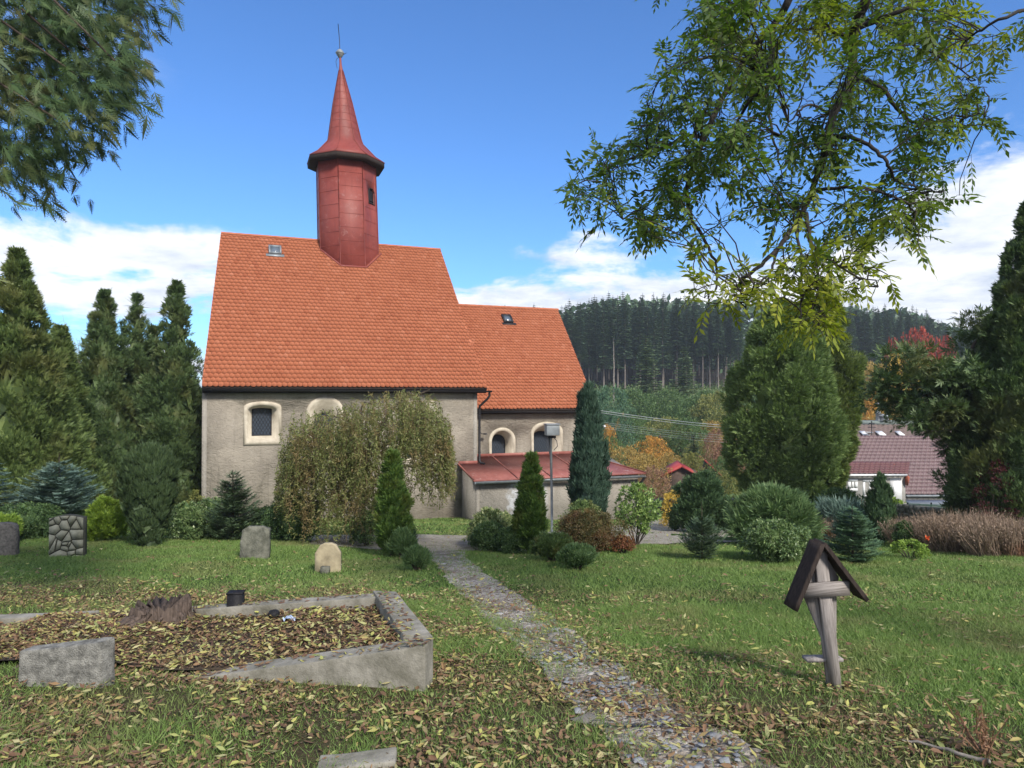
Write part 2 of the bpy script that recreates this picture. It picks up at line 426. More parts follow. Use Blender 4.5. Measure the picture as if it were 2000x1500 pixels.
def cut(obj, cutters):
    import bmesh
    for cu in list(cutters) + [obj]:
        b = bmesh.new(); b.from_mesh(cu.data); bmesh.ops.recalc_face_normals(b, faces=b.faces[:]); b.to_mesh(cu.data); b.free()
    for cu in cutters:
        md = obj.modifiers.new('b', 'BOOLEAN'); md.operation = 'DIFFERENCE'; md.object = cu; md.solver = 'EXACT'
    dg = bpy.context.evaluated_depsgraph_get(); dg.update()
    me = bpy.data.meshes.new_from_object(obj.evaluated_get(dg)); obj.modifiers.clear(); obj.data = me
    for cu in cutters: bpy.data.objects.remove(cu, do_unlink=True)
def splay(outer, inner, y0, y1, cap=True):
    mb = MB(); n = len(outer)
    V = [(a, y0, b) for a, b in outer] + [(a, y1, b) for a, b in inner]
    F = [[(i + 1) % n, i, n + i, n + (i + 1) % n] for i in range(n)]
    if cap: F += [list(range(n)), list(range(2 * n - 1, n - 1, -1))]
    return mb.raw(V, F)
def window(parent, yl, xc, w, z0, z1, iw, iz0, iz1, depth, band, rise=None, irise=None, dx=0., blind=False):
    """cutter, cream band + splayed reveal, leaded window with iron grille"""
    o = arch(xc, w, z0, z1, 12, rise); i_ = arch(xc + dx, iw, iz0, iz1, 12, irise)
    grow = lambda pts, g, cx, cz: [(cx + (a - cx) * (1 + g), cz + (b - cz) * (1 + g)) for a, b in pts]
    cz = (z0 + z1) / 2
    cutter = splay(grow(o, .02, xc, cz), grow(i_, .06, xc + dx, (iz0 + iz1) / 2), yl - .2, yl + depth + .05)
    # keep the cutter true at the wall plane: straight in front of it
    cutter = MB(); n = len(o); oo = grow(o, .02, xc, cz); ii = grow(i_, .06, xc + dx, (iz0 + iz1) / 2)
    Vc = [(a, yl - .2, b) for a, b in oo] + [(a, yl, b) for a, b in oo] + [(a, yl + depth + .06, b) for a, b in ii]
    Fc = [list(range(n)), list(range(3 * n - 1, 2 * n - 1, -1))]
    for k in (0, n): Fc += [[k + (i + 1) % n, k + i, k + n + i, k + n + (i + 1) % n] for i in range(n)]
    cutter.raw(Vc, Fc); cu = cutter.build('cutter', M['cream'])
    cu.matrix_world = church.matrix_world.copy()
    mb = MB()
    ob = arch(xc, w + 2 * band, z0 - band, z1 + band, 12, (rise if rise is not None else w / 2) + (band * .6 if rise is None else 0))
    V = [(a, yl - .03, b) for a, b in ob] + [(a, yl - .03, b) for a, b in o] + [(a, yl + .01, b) for a, b in ob] + [(a, yl + depth, b) for a, b in i_]
    F = []
    for k in range(n):
        j = (k + 1) % n
        F += [[k, j, n + j, n + k], [2 * n + k, 2 * n + j, j, k], [n + k, n + j, 3 * n + j, 3 * n + k]]
    mb.raw(V, F); mb.build('window_surround', M['cream'], parent)
    gl = MB(); gl.raw([(a, yl + depth - .01, b) for a, b in arch(xc + dx, iw * 1.03, iz0 - .01, iz1 + .02, 12, irise)], [list(range(n))])
    win = gl.build('window', M['glass'], parent)
    g = MB(); ins = arch(xc + dx, iw, iz0, iz1, 12, irise); yb = yl + depth - .05
    g.tube([(a, yb, b) for a, b in ins] + [(ins[0][0], yb, ins[0][1])], .018, 4)
    step = .115
    for s_ in (-1, 1):                                    # diamond lattice
        k = -30
        while k < 30:
            pts = []
            for q in range(60):
                z = iz0 + (iz1 - iz0) * q / 59.; xx = xc + dx + k * step + s_ * (z - iz0) * .58
                r_ = irise if irise is not None else iw / 2
                zt = iz1 - r_ + r_ * sqrt(max(0, 1 - ((xx - xc - dx) / (iw / 2)) ** 2)) if abs(xx - xc - dx) < iw / 2 else -1e9
                if z < zt: pts.append((xx, yb, z))
            if len(pts) > 2: g.tube([pts[0], pts[-1]], .008, 3, False)
            k += 1
    g.build('grille', M['iron'], win)
    return cu

# note: p is measured from the root, so CL()'s z is local already
YR = 6.35                                                # ridge plane
xR0, zRa = CL(432, 455, YR); xR1, zRb = CL(860, 489, YR); zR = (zRa + zRb) / 2
xE0, zEa = CL(394, 757, -.28); xE1, zEb = CL(951, 758, -.28); zE = (zEa + zEb) / 2
NL = CL(932, 900, 0)[0]
YC = .9
xC1, zCa = CL(1166, 796, YC - .25); zCE = (zCa + CL(960, 803, YC - .25)[1]) / 2
xCR, zCb = CL(1089, 604, YR); zCR = (zCb + CL(895, 598, YR)[1]) / 2
CL1 = CL(1150, 900, YC)[0]
print('nave', NL, 'ridge', xR0, xR1, zRa, zRb, 'eave', xE0, xE1, zEa, zEb)
print('chancel', xC1, zCa, zCE, xCR, zCb, zCR, CL1)
bpy.context.view_layer.update()
def wpx(yl, l, r, t, b):
    x0, _ = CL(l, b, yl); x1, _ = CL(r, b, yl); _, z0 = CL((l + r) / 2, b, yl); _, z1 = CL((l + r) / 2, t, yl); return x0, x1, z0, z1
def slope_z(z0, y0, z1, y1, y): return z0 + (z1 - z0) * (y - y0) / (y1 - y0)
def gable_body(name, x0, x1, y0, y1, zw, yr, zr, mat, xr0, xr1):
    mb = MB(); V = []
    for xb, xr in ((x0, xr0), (x1, xr1)): V += [(xb, y0, -2.0), (xb, y1, -2.0), (xb, y1, zw), (xr, yr, zr), (xb, y0, zw)]
    mb.raw(V, [[4, 3, 2, 1, 0], [5, 6, 7, 8, 9], [0, 1, 6, 5], [1, 2, 7, 6], [2, 3, 8, 7], [3, 4, 9, 8], [4, 0, 5, 9]])
    return mb.build(name, mat, church)
zwall = slope_z(zE, -.28, zR, YR, 0) - .10
nave = gable_body('nave_wall', 0, NL, 0, 2 * YR, zwall, YR, zR - .12, M['plaster'], xR0 + .12, xR1 - .12)
cuts = []
x0, x1, z0, z1 = wpx(0, 483, 542, 791, 862)
cuts.append(window(church, 0, (x0 + x1) / 2, x1 - x0, z0, z1, (x1 - x0) * .64, z0 + .20, z1 - .13, .42, .13, rise=.20, irise=.03, dx=-.02))
for l, r, t, b in ((604, 666, 781, 905), (786, 850, 778, 905)):
    x0, x1, z0, z1 = wpx(0, l, r, t, b)
    cuts.append(window(church, 0, (x0 + x1) / 2, x1 - x0, z0, z1, (x1 - x0) * .6, z0 + .2, z1 - .50, .50, .13))
# small cellar opening near the ground
x0, x1, z0, z1 = wpx(0, 490, 514, 994, 1040)
mb = MB(); mb.box(((x0 + x1) / 2, .1, (z0 + z1) / 2), (x1 - x0, .7, z1 - z0)); cu = mb.build('cutter', M['iron']); cu.matrix_world = church.matrix_world.copy(); cuts.append(cu)
bpy.context.view_layer.update(); cut(nave, cuts)
mb = MB(); mb.box(((x0 + x1) / 2, .32, (z0 + z1) / 2), (x1 - x0 - .02, .03, z1 - z0 - .02)); mb.build('cellar_hatch', M['darkwood'], church)
zcw = slope_z(zCE, YC - .25, zCR, YR, YC) - .10
YCB = 2 * YR - YC
chan = gable_body('chancel_wall', NL - .3, CL1, YC, YCB, zcw, YR, zCR - .12, M['plaster'], NL - .3, xCR - .12)
cuts = []
x0, x1, z0, z1 = wpx(YC, 960, 1001, 841, 893)
cuts.append(window(church, YC, (x0 + x1) / 2, x1 - x0, z0 - .15, z1, (x1 - x0) * .72, z0 - .1, z1 - .2, .62, .13))
x0, x1, z0, z1 = wpx(YC, 1042, 1094, 829, 893)
cuts.append(window(church, YC, (x0 + x1) / 2, x1 - x0, z0 - .15, z1, (x1 - x0) * .72, z0 - .1, z1 - .33, .7, .12, rise=.42, irise=.28))
bpy.context.view_layer.update(); cut(chan, cuts)

# --- beaver-tail tile roofs: every tile is a real tongue lying on the one below
def tiled(name, e0, e1, r0, r1, ye, yr, ze, zr, rows, tw=.178, seed=1, under=True):
    rg = np.random.default_rng(seed); sl = np.array([0, yr - ye, zr - ze]); Ls = np.linalg.norm(sl); sl /= Ls
    nn = np.array([0, -sl[2], sl[1]]); h = Ls / rows; V = []; F = []
    for k in range(rows):
        s0 = k * h; s1 = min(Ls, s0 + h * 1.75)
        xa = e0 + (r0 - e0) * s0 / Ls; xb = e1 + (r1 - e1) * s0 / Ls
        n0 = int(math.floor((xa - min(e0, r0)) / tw)) - 1 + min(0, 0); off = (k % 2) * tw / 2 + min(e0, r0)
        for j in range(n0 - 1, int((xb - off) / tw) + 2):
            cx = off + (j + .5) * tw
            if cx < xa - tw * .45 or cx > xb + tw * .45: continue
            g = .004; w = tw / 2 - g; dz = rg.normal(0, .002); tl = rg.normal(0, .003); ds = rg.normal(0, .006)
            prof = [(-w, .26), (-w * .66, .08), (0, 0.0), (w * .66, .08), (w, .26)]
            pts = [(px_, s0 + h * q + ds, .046 + dz + tl * px_ / w) for px_, q in prof] + [(w, s1, .012), (-w, s1, .012)]
            b = len(V)
            for px_, s_, up in pts:
                x_ = min(max(cx + px_, xa), xb); V.append(np.array([x_, ye, ze]) + sl * s_ + nn * up)
            for px_, s_, up in pts[:5]:
                x_ = min(max(cx + px_, xa), xb); V.append(np.array([x_, ye, ze]) + sl * (s_ + .05) + nn * (up - .034))
            F.append([b + i for i in range(7)])
            for i in range(4): F.append([b + 7 + i, b + 8 + i, b + 1 + i, b + i])
    mb = MB(); mb.raw(V, F); o = mb.build(name, M['tile'], church)
    # ridge tiles
    mb = MB(); x = r0; i = 0
    while x < r1 - .05:
        x2 = min(x + .38, r1); r_ = .085
        for a in range(6):
            a0, a1 = pi * a / 6 - .1, pi * (a + 1) / 6 + .02
        ring = lambda xx, rr: [(xx, yr - rr * cos(pi * a / 6), zr - .015 + rr * sin(pi * a / 6)) for a in range(7)]
        V = ring(x, r_ + .012) + ring(x2 + .03, r_)
        mb.raw(V, np.array([[a, a + 1, 8 + a, 7 + a] for a in range(6)])); x = x2
    mb.build('ridge_tiles', M['tile'], o)
    return o
# north... visible slopes and the far slopes, boarding under them
def board(name, e0, e1, r0, r1, ye, yr, ze, zr):
    yb = 2 * yr - ye; t = .07
    mb = MB()
    for y_e in (ye, yb):
        s = 1 if y_e == ye else -1
        A = [(e0, y_e, ze), (e1, y_e, ze), (r1, yr, zr), (r0, yr, zr)]
        V = [(a, b, c - .004) for a, b, c in A] + [(a, b, c - t) for a, b, c in A]
        F = [[0, 1, 2, 3], [7, 6, 5, 4], [0, 4, 5, 1], [1, 5, 6, 2], [3, 7, 4, 0]]
        if s < 0: F = [f[::-1] for f in F]
        mb.raw(V, F)
    return mb
nroof = tiled('nave_roof', xE0, xE1, xR0, xR1, -.30, YR, zE, zR, 43, seed=2)
board('b', xE0, xE1, xR0, xR1, -.28, YR, zE, zR).build('roof_boarding', M['darkwood'], nroof)
nb = tiled('nave_roof', -xE1, -xE0, -xR1, -xR0, -.30, YR, zE, zR, 43, seed=3)
nb.rotation_euler = (0, 0, pi); nb.location = (0, 2 * YR, 0); tag(nb)
croof = tiled('chancel_roof', NL + .02, xC1, NL + .02, xCR, YC - .27, YR - .02, zCE, zCR, 36, seed=4)
board('b', NL - .2, xC1, NL - .2, xCR, YC - .25, YR - .02, zCE, zCR).build('roof_boarding', M['darkwood'], croof)
cb = tiled('chancel_roof', -xC1, -NL - .02, -xCR, -NL - .02, YC - .27, YR - .02, zCE, zCR, 36, seed=5)
cb.rotation_euler = (0, 0, pi); cb.location = (0, 2 * YR - .04, 0)
# eaves fascia boxes
mb = MB(); mb.box(((xE0 + xE1) / 2, -.16, zE - .13), (xE1 - xE0 - .04, .20, .13)); mb.build('eaves_board', M['darkwood'], church)
mb = MB(); mb.box(((NL + xC1) / 2, YC - .13, zCE - .12), (xC1 - NL - .12, .22, .12)); mb.build('eaves_board', M['darkwood'], church)
def gutter(name, x0, x1, y, z, r, mat, fall=0.):
    mb = MB(); n = 8; V = []
    for x, dz in ((x0, 0), (x1, -fall)):
        for rr in (r, r - .008):
            V += [(x, y - rr * cos(pi * a / n), z + dz - rr * sin(pi * a / n)) for a in range(n + 1)]
    m_ = n + 1; F = []
    for a in range(n):
        F += [[a, a + 1, 2 * m_ + a + 1, 2 * m_ + a], [m_ + a + 1, m_ + a, 3 * m_ + a, 3 * m_ + a + 1], [a, m_ + a, m_ + a + 1, a + 1], [2 * m_ + a, 2 * m_ + a + 1, 3 * m_ + a + 1, 3 * m_ + a]]
    mb.raw(V, F)
    k = x0 + .3
    while k < x1:
        mb.box((k, y + .02, z - r * .55), (.02, 2 * r + .05, .012)); mb.tube([(k, y - r - .006, z), (k, y - r * .7 - .006, z - r * .75), (k, y, z - r - .012)], .008, 4); k += .85
    return mb.build(name, mat, church)
gutter('gutter', xE0 + .02, xE1 + .18, -.36, zE - .06, .075, M['dark_metal'], .03)
gutter('gutter', NL + .05, xC1 - .15, YC - .34, zCE - .07, .07, M['dark_metal'], .03)
mb = MB(); xd = NL + .10
zb = CL(938, 905, -.1)[1]
mb.tube([(xE1 + .08, -.36, zE - .10), (xE1 + .08, -.36, zE - .30), (xE1 + .02, -.3, zE - .42), (xd, -.02, zE - .72), (xd, .02, zE - .86), (xd, .02, zb + .10), (xd + .03, -.05, zb + .02), (xd + .16, -.16, zb - .02)], .05, 8)
for k in range(4): mb.tube([(xd, .02, zE - 1.1 - k * .5), (xd, .02, zE - 1.07 - k * .5)], .062, 8)
mb.build('downpipe', M['dark_metal'], church, smooth=True)
# thin cable hanging down the nave corner, lamp bracket on chancel wall
mb = MB(); mb.tube([(NL + .42, YC - .02, zcw - 1.05), (NL + .42, YC - .22, zcw - 1.12), (NL + .60, YC - .30, zcw - 1.10)], .018, 5)
mb.lathe([(.01, .03), (.07, .02), (.09, -.02), (.02, -.03)], 10, (NL + .55, YC - .3, zcw - 1.12)); mb.build('wall_lamp', M['iron'], church)

# roof windows
def rooflight(px, py, w, h, ye, yr, ze, zr, mat, name='roof_window', open_=False):
    sl_ = np.array([0, yr - ye, zr - ze]); Ls = np.linalg.norm(sl_); sl_ /= Ls; nn = np.array([0, -sl_[2], sl_[1]])
    best = min(np.linspace(0, Ls, 400), key=lambda s: abs(CL(px, py, ye + sl_[1] * s)[1] - (ze + sl_[2] * s)))
    c = np.array([CL(px, py, ye + sl_[1] * best)[0], ye, ze]) + sl_ * best
    R = np.stack([np.array([1, 0, 0]), sl_, nn], 1)
    fr = MB()
    for dx, dy, sx_, sy_ in ((-w / 2, 0, .07, h), (w / 2, 0, .07, h), (0, h / 2 - .035, w - .07, .07), (0, -h / 2 + .035, w - .07, .07)):
        fr.box(c + R @ np.array([dx, dy, .09]), (sx_, sy_, .10), R)
    fr.box(c + R @ np.array([0, -h / 2 - .09, .06]), (w + .3, .16, .012), R)
    f = fr.build(name, M['zinc'] if open_ else M['dark_metal'], church)
    gl = MB(); gl.box(c + R @ np.array([0, 0, .10]), (w - .07, h - .14, .02), R); gl.build('pane', mat, f)
rooflight(537, 491, .46, .56, -.28, YR, zE, zR, M['skyglass'], open_=True)
rooflight(990, 625, .42, .60, YC - .25, YR, zCE, zCR, M['skyglass'])

# --- bell turret
vx = ray(658, 500); tX = CL(683, 480, YR)[0]
ZT = lambda py: CL(680, py, YR)[1]
ap = 1.33; Rc = ap / cos(pi / 8)
zb0 = zR - 2.6; ze_ = CL(683, 326, YR - .2)[1]; zf = CL(676, 288, YR)[1]; ztip = CL(667, 132, YR)[1]
print('tower', tX, ze_, zf, ztip)
def lx(z): return -.03 * (z - zb0) - (.025 * max(0, z - ze_))
def ring8(r, z, n=8): return [(tX + lx(z) + r * cos(2 * pi * (k + .5) / n), YR + r * sin(2 * pi * (k + .5) / n), z) for k in range(n)]
def loft(levels, name, mat, parent, capb=True, capt=True):
    mb = MB(); V = []
    for r, z in levels: V += ring8(r, z)
    F = [[i * 8 + k, i * 8 + (k + 1) % 8, (i + 1) * 8 + (k + 1) % 8, (i + 1) * 8 + k] for i in range(len(levels) - 1) for k in range(8)]
    if capb: F.append(list(range(7, -1, -1)))
    if capt: F.append([(len(levels) - 1) * 8 + k for k in range(8)])
    mb.raw(V, F); return mb.build(name, mat, parent)
# sound opening in the right-hand face: the face is built round it
fk = 6
def face_pt(k, u, z, out=0.):
    r = Rc + (Rc * .965 - Rc) * (z - zb0) / (ze_ + .05 - zb0)
    a = np.array(ring8(r, z)[k]); b = np.array(ring8(r, z)[(k + 1) % 8]); p = a + (b - a) * u
    m_ = (a + b) / 2; nn = nrm(np.array([m_[0] - tX - lx(z), m_[1] - YR, 0])); return p + nn * out
zo = CL(726, 383, YR - .9)[1]; hole = [(.40, -.36), (.82, -.36), (.82, .22), (.72, .36), (.50, .36), (.40, .22)]
L0, L1 = ring8(Rc, zb0), ring8(Rc * .965, ze_ + .05); V = [np.array(p) for p in L0 + L1] + [face_pt(6, u, zo + q) for u, q in hole] + [face_pt(6, u, zo + q, -.07) for u, q in hole]
F = [[k, (k + 1) % 8, 8 + (k + 1) % 8, 8 + k] for k in range(8) if k != 6] + [list(range(7, -1, -1)), list(range(8, 16))]
F += [[6, 7, 17, 16], [7, 15, 19, 18, 17], [15, 14, 20, 19], [14, 6, 16, 21, 20]] + [[16 + i, 16 + (i + 1) % 6, 22 + (i + 1) % 6, 22 + i] for i in range(6)]
mb = MB(); mb.raw(V, F); turret = mb.build('bell_turret', M['towerred'], church)
dk = MB(); dk.raw([face_pt(6, u, zo + q, -.06) for u, q in hole], [list(range(6))]); dk.build('opening_shade_panel', M['blackstone'], turret); op = MB()  # black panel painted in as the shade inside the sound opening
for q in (-.30, -.20): op.tube([face_pt(6, .40, zo + q, -.04), face_pt(6, .82, zo + q, -.04)], .02, 4)
op.tube([face_pt(6, u, zo + q, .012) for u, q in hole + hole[:1]], .018, 4)
op.build('sound_opening', M['dark_metal'], turret)
sm = MB()
for k in range(8):                                        # standing seams at corners and staggered sheet joints
    sm.tube([ring8(Rc + .008, zb0)[k], ring8(Rc * .965 + .008, ze_)[k]], .016, 4)
for k in range(8):
    z = zb0 + .35 + (.22 if k % 2 else 0)
    while z < ze_ - .1:
        if not (k == 6 and abs(z - zo) < .36): sm.tube([face_pt(k, 0, z, .003), face_pt(k, 1, z, .003)], .009, 4)
        z += .62
sm.build('sheet_seams', M['towerred'], turret)
EV = 1.70 / cos(pi / 8) * .98
loft([(Rc * .9, ze_ - .02), (EV, ze_ - .02), (EV + .01, ze_ + .20), (EV - .02, ze_ + .21)], 'turret_eaves', M['darkwood'], turret)
rs = .84
spire = loft([(EV + .03, ze_ + .19), (EV * .78, ze_ + .48), (rs * 1.02, zf + .12), (rs * .93, zf + .38), (.46, zf + (ztip - zf) * .55), (.10, ztip - .15), (.055, ztip + .15), (.045, ztip + .75)], 'spire', M['towerred'], turret)
sm = MB(); lv = [(EV + .03, ze_ + .20), (EV * .78, ze_ + .49), (rs * 1.02, zf + .13), (rs * .93, zf + .38), (.46, zf + (ztip - zf) * .55), (.10, ztip - .15)]
for k in range(8): sm.tube([ring8(r + .006, z)[k] for r, z in lv], .014, 4)
for i in range(1, 9):
    z = zf + .38 + (ztip - zf - .6) * i / 9.; r = np.interp(z, [q[1] for q in lv], [q[0] for q in lv])
    sm.tube([ring8(r + .003, z)[k % 8] for k in range(9)], .007, 4)
sm.build('sheet_seams', M['towerred'], turret)
zb_ = CL(665, 104, YR)[1]; bx = tX + lx(zb_); bb = .19
mb = MB(); mb.lathe([(.02, -bb * 1.3), (bb * .45, -bb), (bb * .8, -bb * .5), (bb * .95, -.03), (bb * 1.1, 0), (bb * .95, .03), (bb * .75, bb * .55), (bb * .35, bb * .9), (.015, bb * 1.05)], 14, (bx, YR, zb_))
mb.build('finial_ball', M['zinc'], turret, smooth=True)
zr_ = CL(662, 47, YR)[1]
mb = MB(); mb.tube([(bx, YR, zb_), (bx - .02, YR, zb_ + .6), (bx - .09, YR, zr_)], .017, 5); mb.tube([(bx - .13, YR - .05, zb_ - .75), (bx - .19, YR - .05, zb_ - .45), (bx - .14, YR - .05, zb_ - .3), (bx + .3, YR - .05, zb_ + .05)], .011, 4)
mb.build('finial_rod', M['iron'], turret)
# flashing where the turret meets the roof
fl = MB(); sfn = lambda y: zE + (zR - zE) * (y + .28) / (YR + .28)
rr = Rc + .02
c6, c5, c7, c4 = [(tX + rr * cos(2 * pi * (k + .5) / 8), YR + rr * sin(2 * pi * (k + .5) / 8)) for k in (6, 5, 7, 4)]
pts = [(c4[0] - .02, c4[1], sfn(c4[1]) + .06), (c5[0], c5[1] - .0, sfn(c5[1]) + .06), (c6[0], c6[1], sfn(c6[1]) + .06), (c7[0], c7[1], sfn(c7[1]) + .06)]
fl.tube(pts, .05, 5); fl.build('flashing', M['towerred'], church)

# --- lean-to annexe with red sheet roof in front of the chancel
YA = -1.85
ax0 = CL(930, 1000, YA)[0]; ax1 = CL(1246, 1000, YA)[0]
rx0, rz0 = CL(927, 942, YA - .22); rx1, rz1 = CL(1262, 921, YA - .22); zg = (rz0 + rz1) / 2
ztop = CL(1060, 888, YC)[1]; print('annexe', ax0, ax1, rx0, rx1, zg, rz0, rz1, ztop)
zaf = zg - .06
an = MB(); an.prism([(YA, -2.0), (YC - .004, -2.0), (YC - .004, ztop - .10), (YA, slope_z(zg, YA - .22, ztop, YC, YA) - .10)], ax0, ax1, axis=0)
annexe = an.build('annexe_wall', M['plaster2'], church)
rt0 = CL(893, 908, -.01)[0]
ar = MB()
zn = slope_z(zg, YA - .22, ztop, YC, -.004)
top = [(rx0 - .02, YA - .22, zg), (rx1, YA - .22, zg), (ax1 - 1.3, YC - .004, ztop), (NL + .004, YC - .004, ztop), (NL + .004, -.004, zn), (rx0 - .02, -.004, zn)]
V = top + [(a, b, c - .05) for a, b, c in top]
ar.raw(V, [[0, 1, 2, 3, 4, 5], list(range(11, 5, -1))] + [[(i + 1) % 6, i, 6 + i, 6 + (i + 1) % 6] for i in range(6)])
# right-hand slope of the hip
ar.raw([(rx1, YA - .22, zg - .002), (rx1, YC + .9, zg - .002), (ax1 - 1.3, YC + .9, ztop), (ax1 - 1.3, YC - .004, ztop - .002)], [[0, 1, 2, 3]])
aroof = ar.build('annexe_roof', M['annexred'], church)
sm = MB()
zs = lambda y: slope_z(zg, YA - .22, ztop, YC, y) + .02
for x_ in (NL + .95, NL + 2.35, NL + 3.75, NL + 5.0):
    if x_ < ax1 - 1.0: sm.tube([(x_, YA - .22, zs(YA - .22)), (x_, YC - .02, zs(YC - .02))], .020, 4)
sm.tube([(rx0 - .02, YA - .22, zg + .02), (rx0 - .02, -.02, zn + .02)], .028, 5)
sm.tube([(rx1, YA - .22, zg + .02), (ax1 - 1.3, YC, ztop + .02)], .025, 5)
# upstand flashing along the walls, arched over the window sill
sm.box(((NL + ax1 - 1.3) / 2, YC - .02, ztop + .05), (ax1 - 1.3 - NL, .03, .14)); sm.box(((rx0 + NL) / 2, -.025, zn + .05), (NL - rx0, .03, .14))
sm.build('roof_seams', M['annexred'], aroof)
gutter('gutter', rx0, rx1 - .1, YA - .30, zg - .04, .085, M['zinc'], .05)
mb = MB(); gx = rx1 - .16
mb.tube([(gx, YA - .30, zg - .1), (gx, YA - .28, zg - .22), (ax1 - .06, YA - .08, zg - .62), (ax1 - .06, YA - .07, -.7)], .05, 8)
mb.build('downpipe', M['dark_metal'], church, smooth=True)
# pale render quoin strips at the wall corners
for x_, y_, a, b_, w_ in ((0, 0, -1.9, zwall - .2, .16), (NL - .16, 0, -1.9, zwall - .2, .16), (ax0, YA, -1.9, zg - .25, .14)):
    mb = MB(); mb.box((x_ + w_ / 2 - .003, y_ + .02, (a + b_) / 2), (w_, .05, b_ - a)); mb.build('corner_band', M['cream'] if 0 else M['plaster2'], church)
# supply bracket with insulators and lamp at the chancel's far corner
bxp = np.array([xC1 - .02, YC - .1, zCE - .1])
mb = MB(); mb.box(bxp + (0, 0, -.35), (.09, .09, .75)); mb.box(bxp + (.05, -.05, .02), (.34, .05, .05)); mb.build('cable_bracket', M['dark_metal'], church)
mb = MB(); mb.tube([bxp + (0, 0, -.6), bxp + (.10, -.12, -.64), bxp + (.18, -.22, -.62)], .02, 5)
mb.lathe([(.01, .05), (.10, .04), (.15, 0), (.11, -.05), (.01, -.07)], 12, bxp + (.24, -.28, -.66)); mb.build('lamp', M['white'], church, smooth=True)

# ------------------------------------------------------------------ foliage generators (numpy)
def rhombi(P, D, Nn, L, W, q=.42, fold=0.):
    S = nrm(np.cross(D, Nn)); L = np.asarray(L).reshape(-1, 1); W = np.asarray(W).reshape(-1, 1)
    m = P + D * L * q; V = np.stack([P, m + S * W / 2 + Nn * W * fold, P + D * L, m - S * W / 2 + Nn * W * fold], 1).reshape(-1, 3)
    F = np.arange(len(P) * 4).reshape(-1, 4); return V, F
def rand_dir(rg, n): return nrm(rg.normal(0, 1, (n, 3)))
def perp(D, rg): return nrm(np.cross(D, rand_dir(rg, len(D))))
def fans(P, D, Nn, L, rg, k=5, spread=.95, w=.24):
    """scaly sprays: each is k narrow fingers in one plane"""
    S = nrm(np.cross(D, Nn)); Pp = []; Dd = []; Nn2 = []; LL = []; a_ = np.linspace(-spread, spread, k)
    for a in a_:
        d = D * cos(a) + S * sin(a); Pp.append(P + D * (L * .30 * (1 - abs(a)))[:, None]); Dd.append(nrm(d + rg.normal(0, .12, d.shape)))
        Nn2.append(Nn); LL.append(L * (1 - .40 * abs(a)) * rg.uniform(.7, 1.1, len(L)))
    LL = np.concatenate(LL); return rhombi(np.concatenate(Pp), np.concatenate(Dd), np.concatenate(Nn2), LL, LL * w)
def noise3(P, sc, seed):
    r = np.random.default_rng(seed); s = np.zeros(len(P))
    for i in range(7):
        k = r.normal(0, 1, 3) * sc * (1 + .5 * i); s += np.sin(P @ k + r.uniform(0, 6.28)) / (1 + .5 * i)
    return s / 3
def clumps(rg, H, W, prof, nc, nf, cr, z0=0., depth=(.55, .98), Wy=None, flat=1., tight=.55, lobes=1.):
    """positions + outward directions of sprays set on many overlapping clumps over a crown profile"""
    tt = np.linspace(0.01, .99, 200); w = np.array([prof(t) for t in tt]) + .25; cdf = np.cumsum(w) / w.sum()
    t = np.interp(rg.uniform(0, 1, nc), cdf, tt); th = rg.uniform(0, 2 * pi, nc)
    r = np.array([prof(q) for q in t]) * rg.uniform(*depth, nc) ** .8
    lob = 1 + lobes * (.16 * np.sin(3 * th + 5 * t + rg.uniform(0, 6)) + .12 * np.sin(5 * th - 9 * t) + np.where(rg.uniform(0, 1, nc) > .88, rg.uniform(.0, .25, nc), 0))
    r = r * lob; Wy = Wy or W
    C = np.stack([r * np.cos(th) * W / 2, r * np.sin(th) * Wy / 2, z0 + t * (H - z0)], 1)
    s = cr * rg.uniform(.6, 1.35, nc) * np.clip(np.array([prof(q) for q in t]) + .08, .15, 1)
    C = np.repeat(C, nf, 0); s = np.repeat(s, nf)
    out = nrm(C * np.array([1, 1, 0]) + 1e-4) * 1.0
    d = rand_dir(rg, len(C)); d = np.where((d * (out + [0, 0, .35])).sum(1)[:, None] < -.15, -d, d)
    P = C + d * (s * rg.uniform(tight, 1, len(C)))[:, None] * [1, 1, flat]
    return P, d, out
def prof_column(t): return min(1., (t / .16 + .12) ** .5) * (1 - t ** 3.2) ** .8
def prof_cone(t): return min(1, (t / .07 + .3)) * max(.02, 1.0 - t) ** .78 * 1.02
def prof_egg(t): return max(0, sin(pi * min(1, max(0, t * .94 + .06)))) ** .62
def prof_bulb(t): return min(1., .55 + 1.7 * t) * max(0, 1 - t ** 3.2) ** .75
def prof_top(t): return min(1., .34 + 1.25 * t) * max(0, 1 - t ** 3.0) ** .8
def prof_drop(t): return min(1., (t / .30 + .1) ** .55) * (1.02 - t) ** .62 * 1.05
def prof_dome(t): return sqrt(max(0, 1 - (max(0, t - .25) / .75) ** 2)) * min(1, .75 + t)
def prof_vase(t): return (.45 + .55 * min(1, t / .55)) * (1 - max(0, (t - .72) / .30) ** 2.2 * .9)

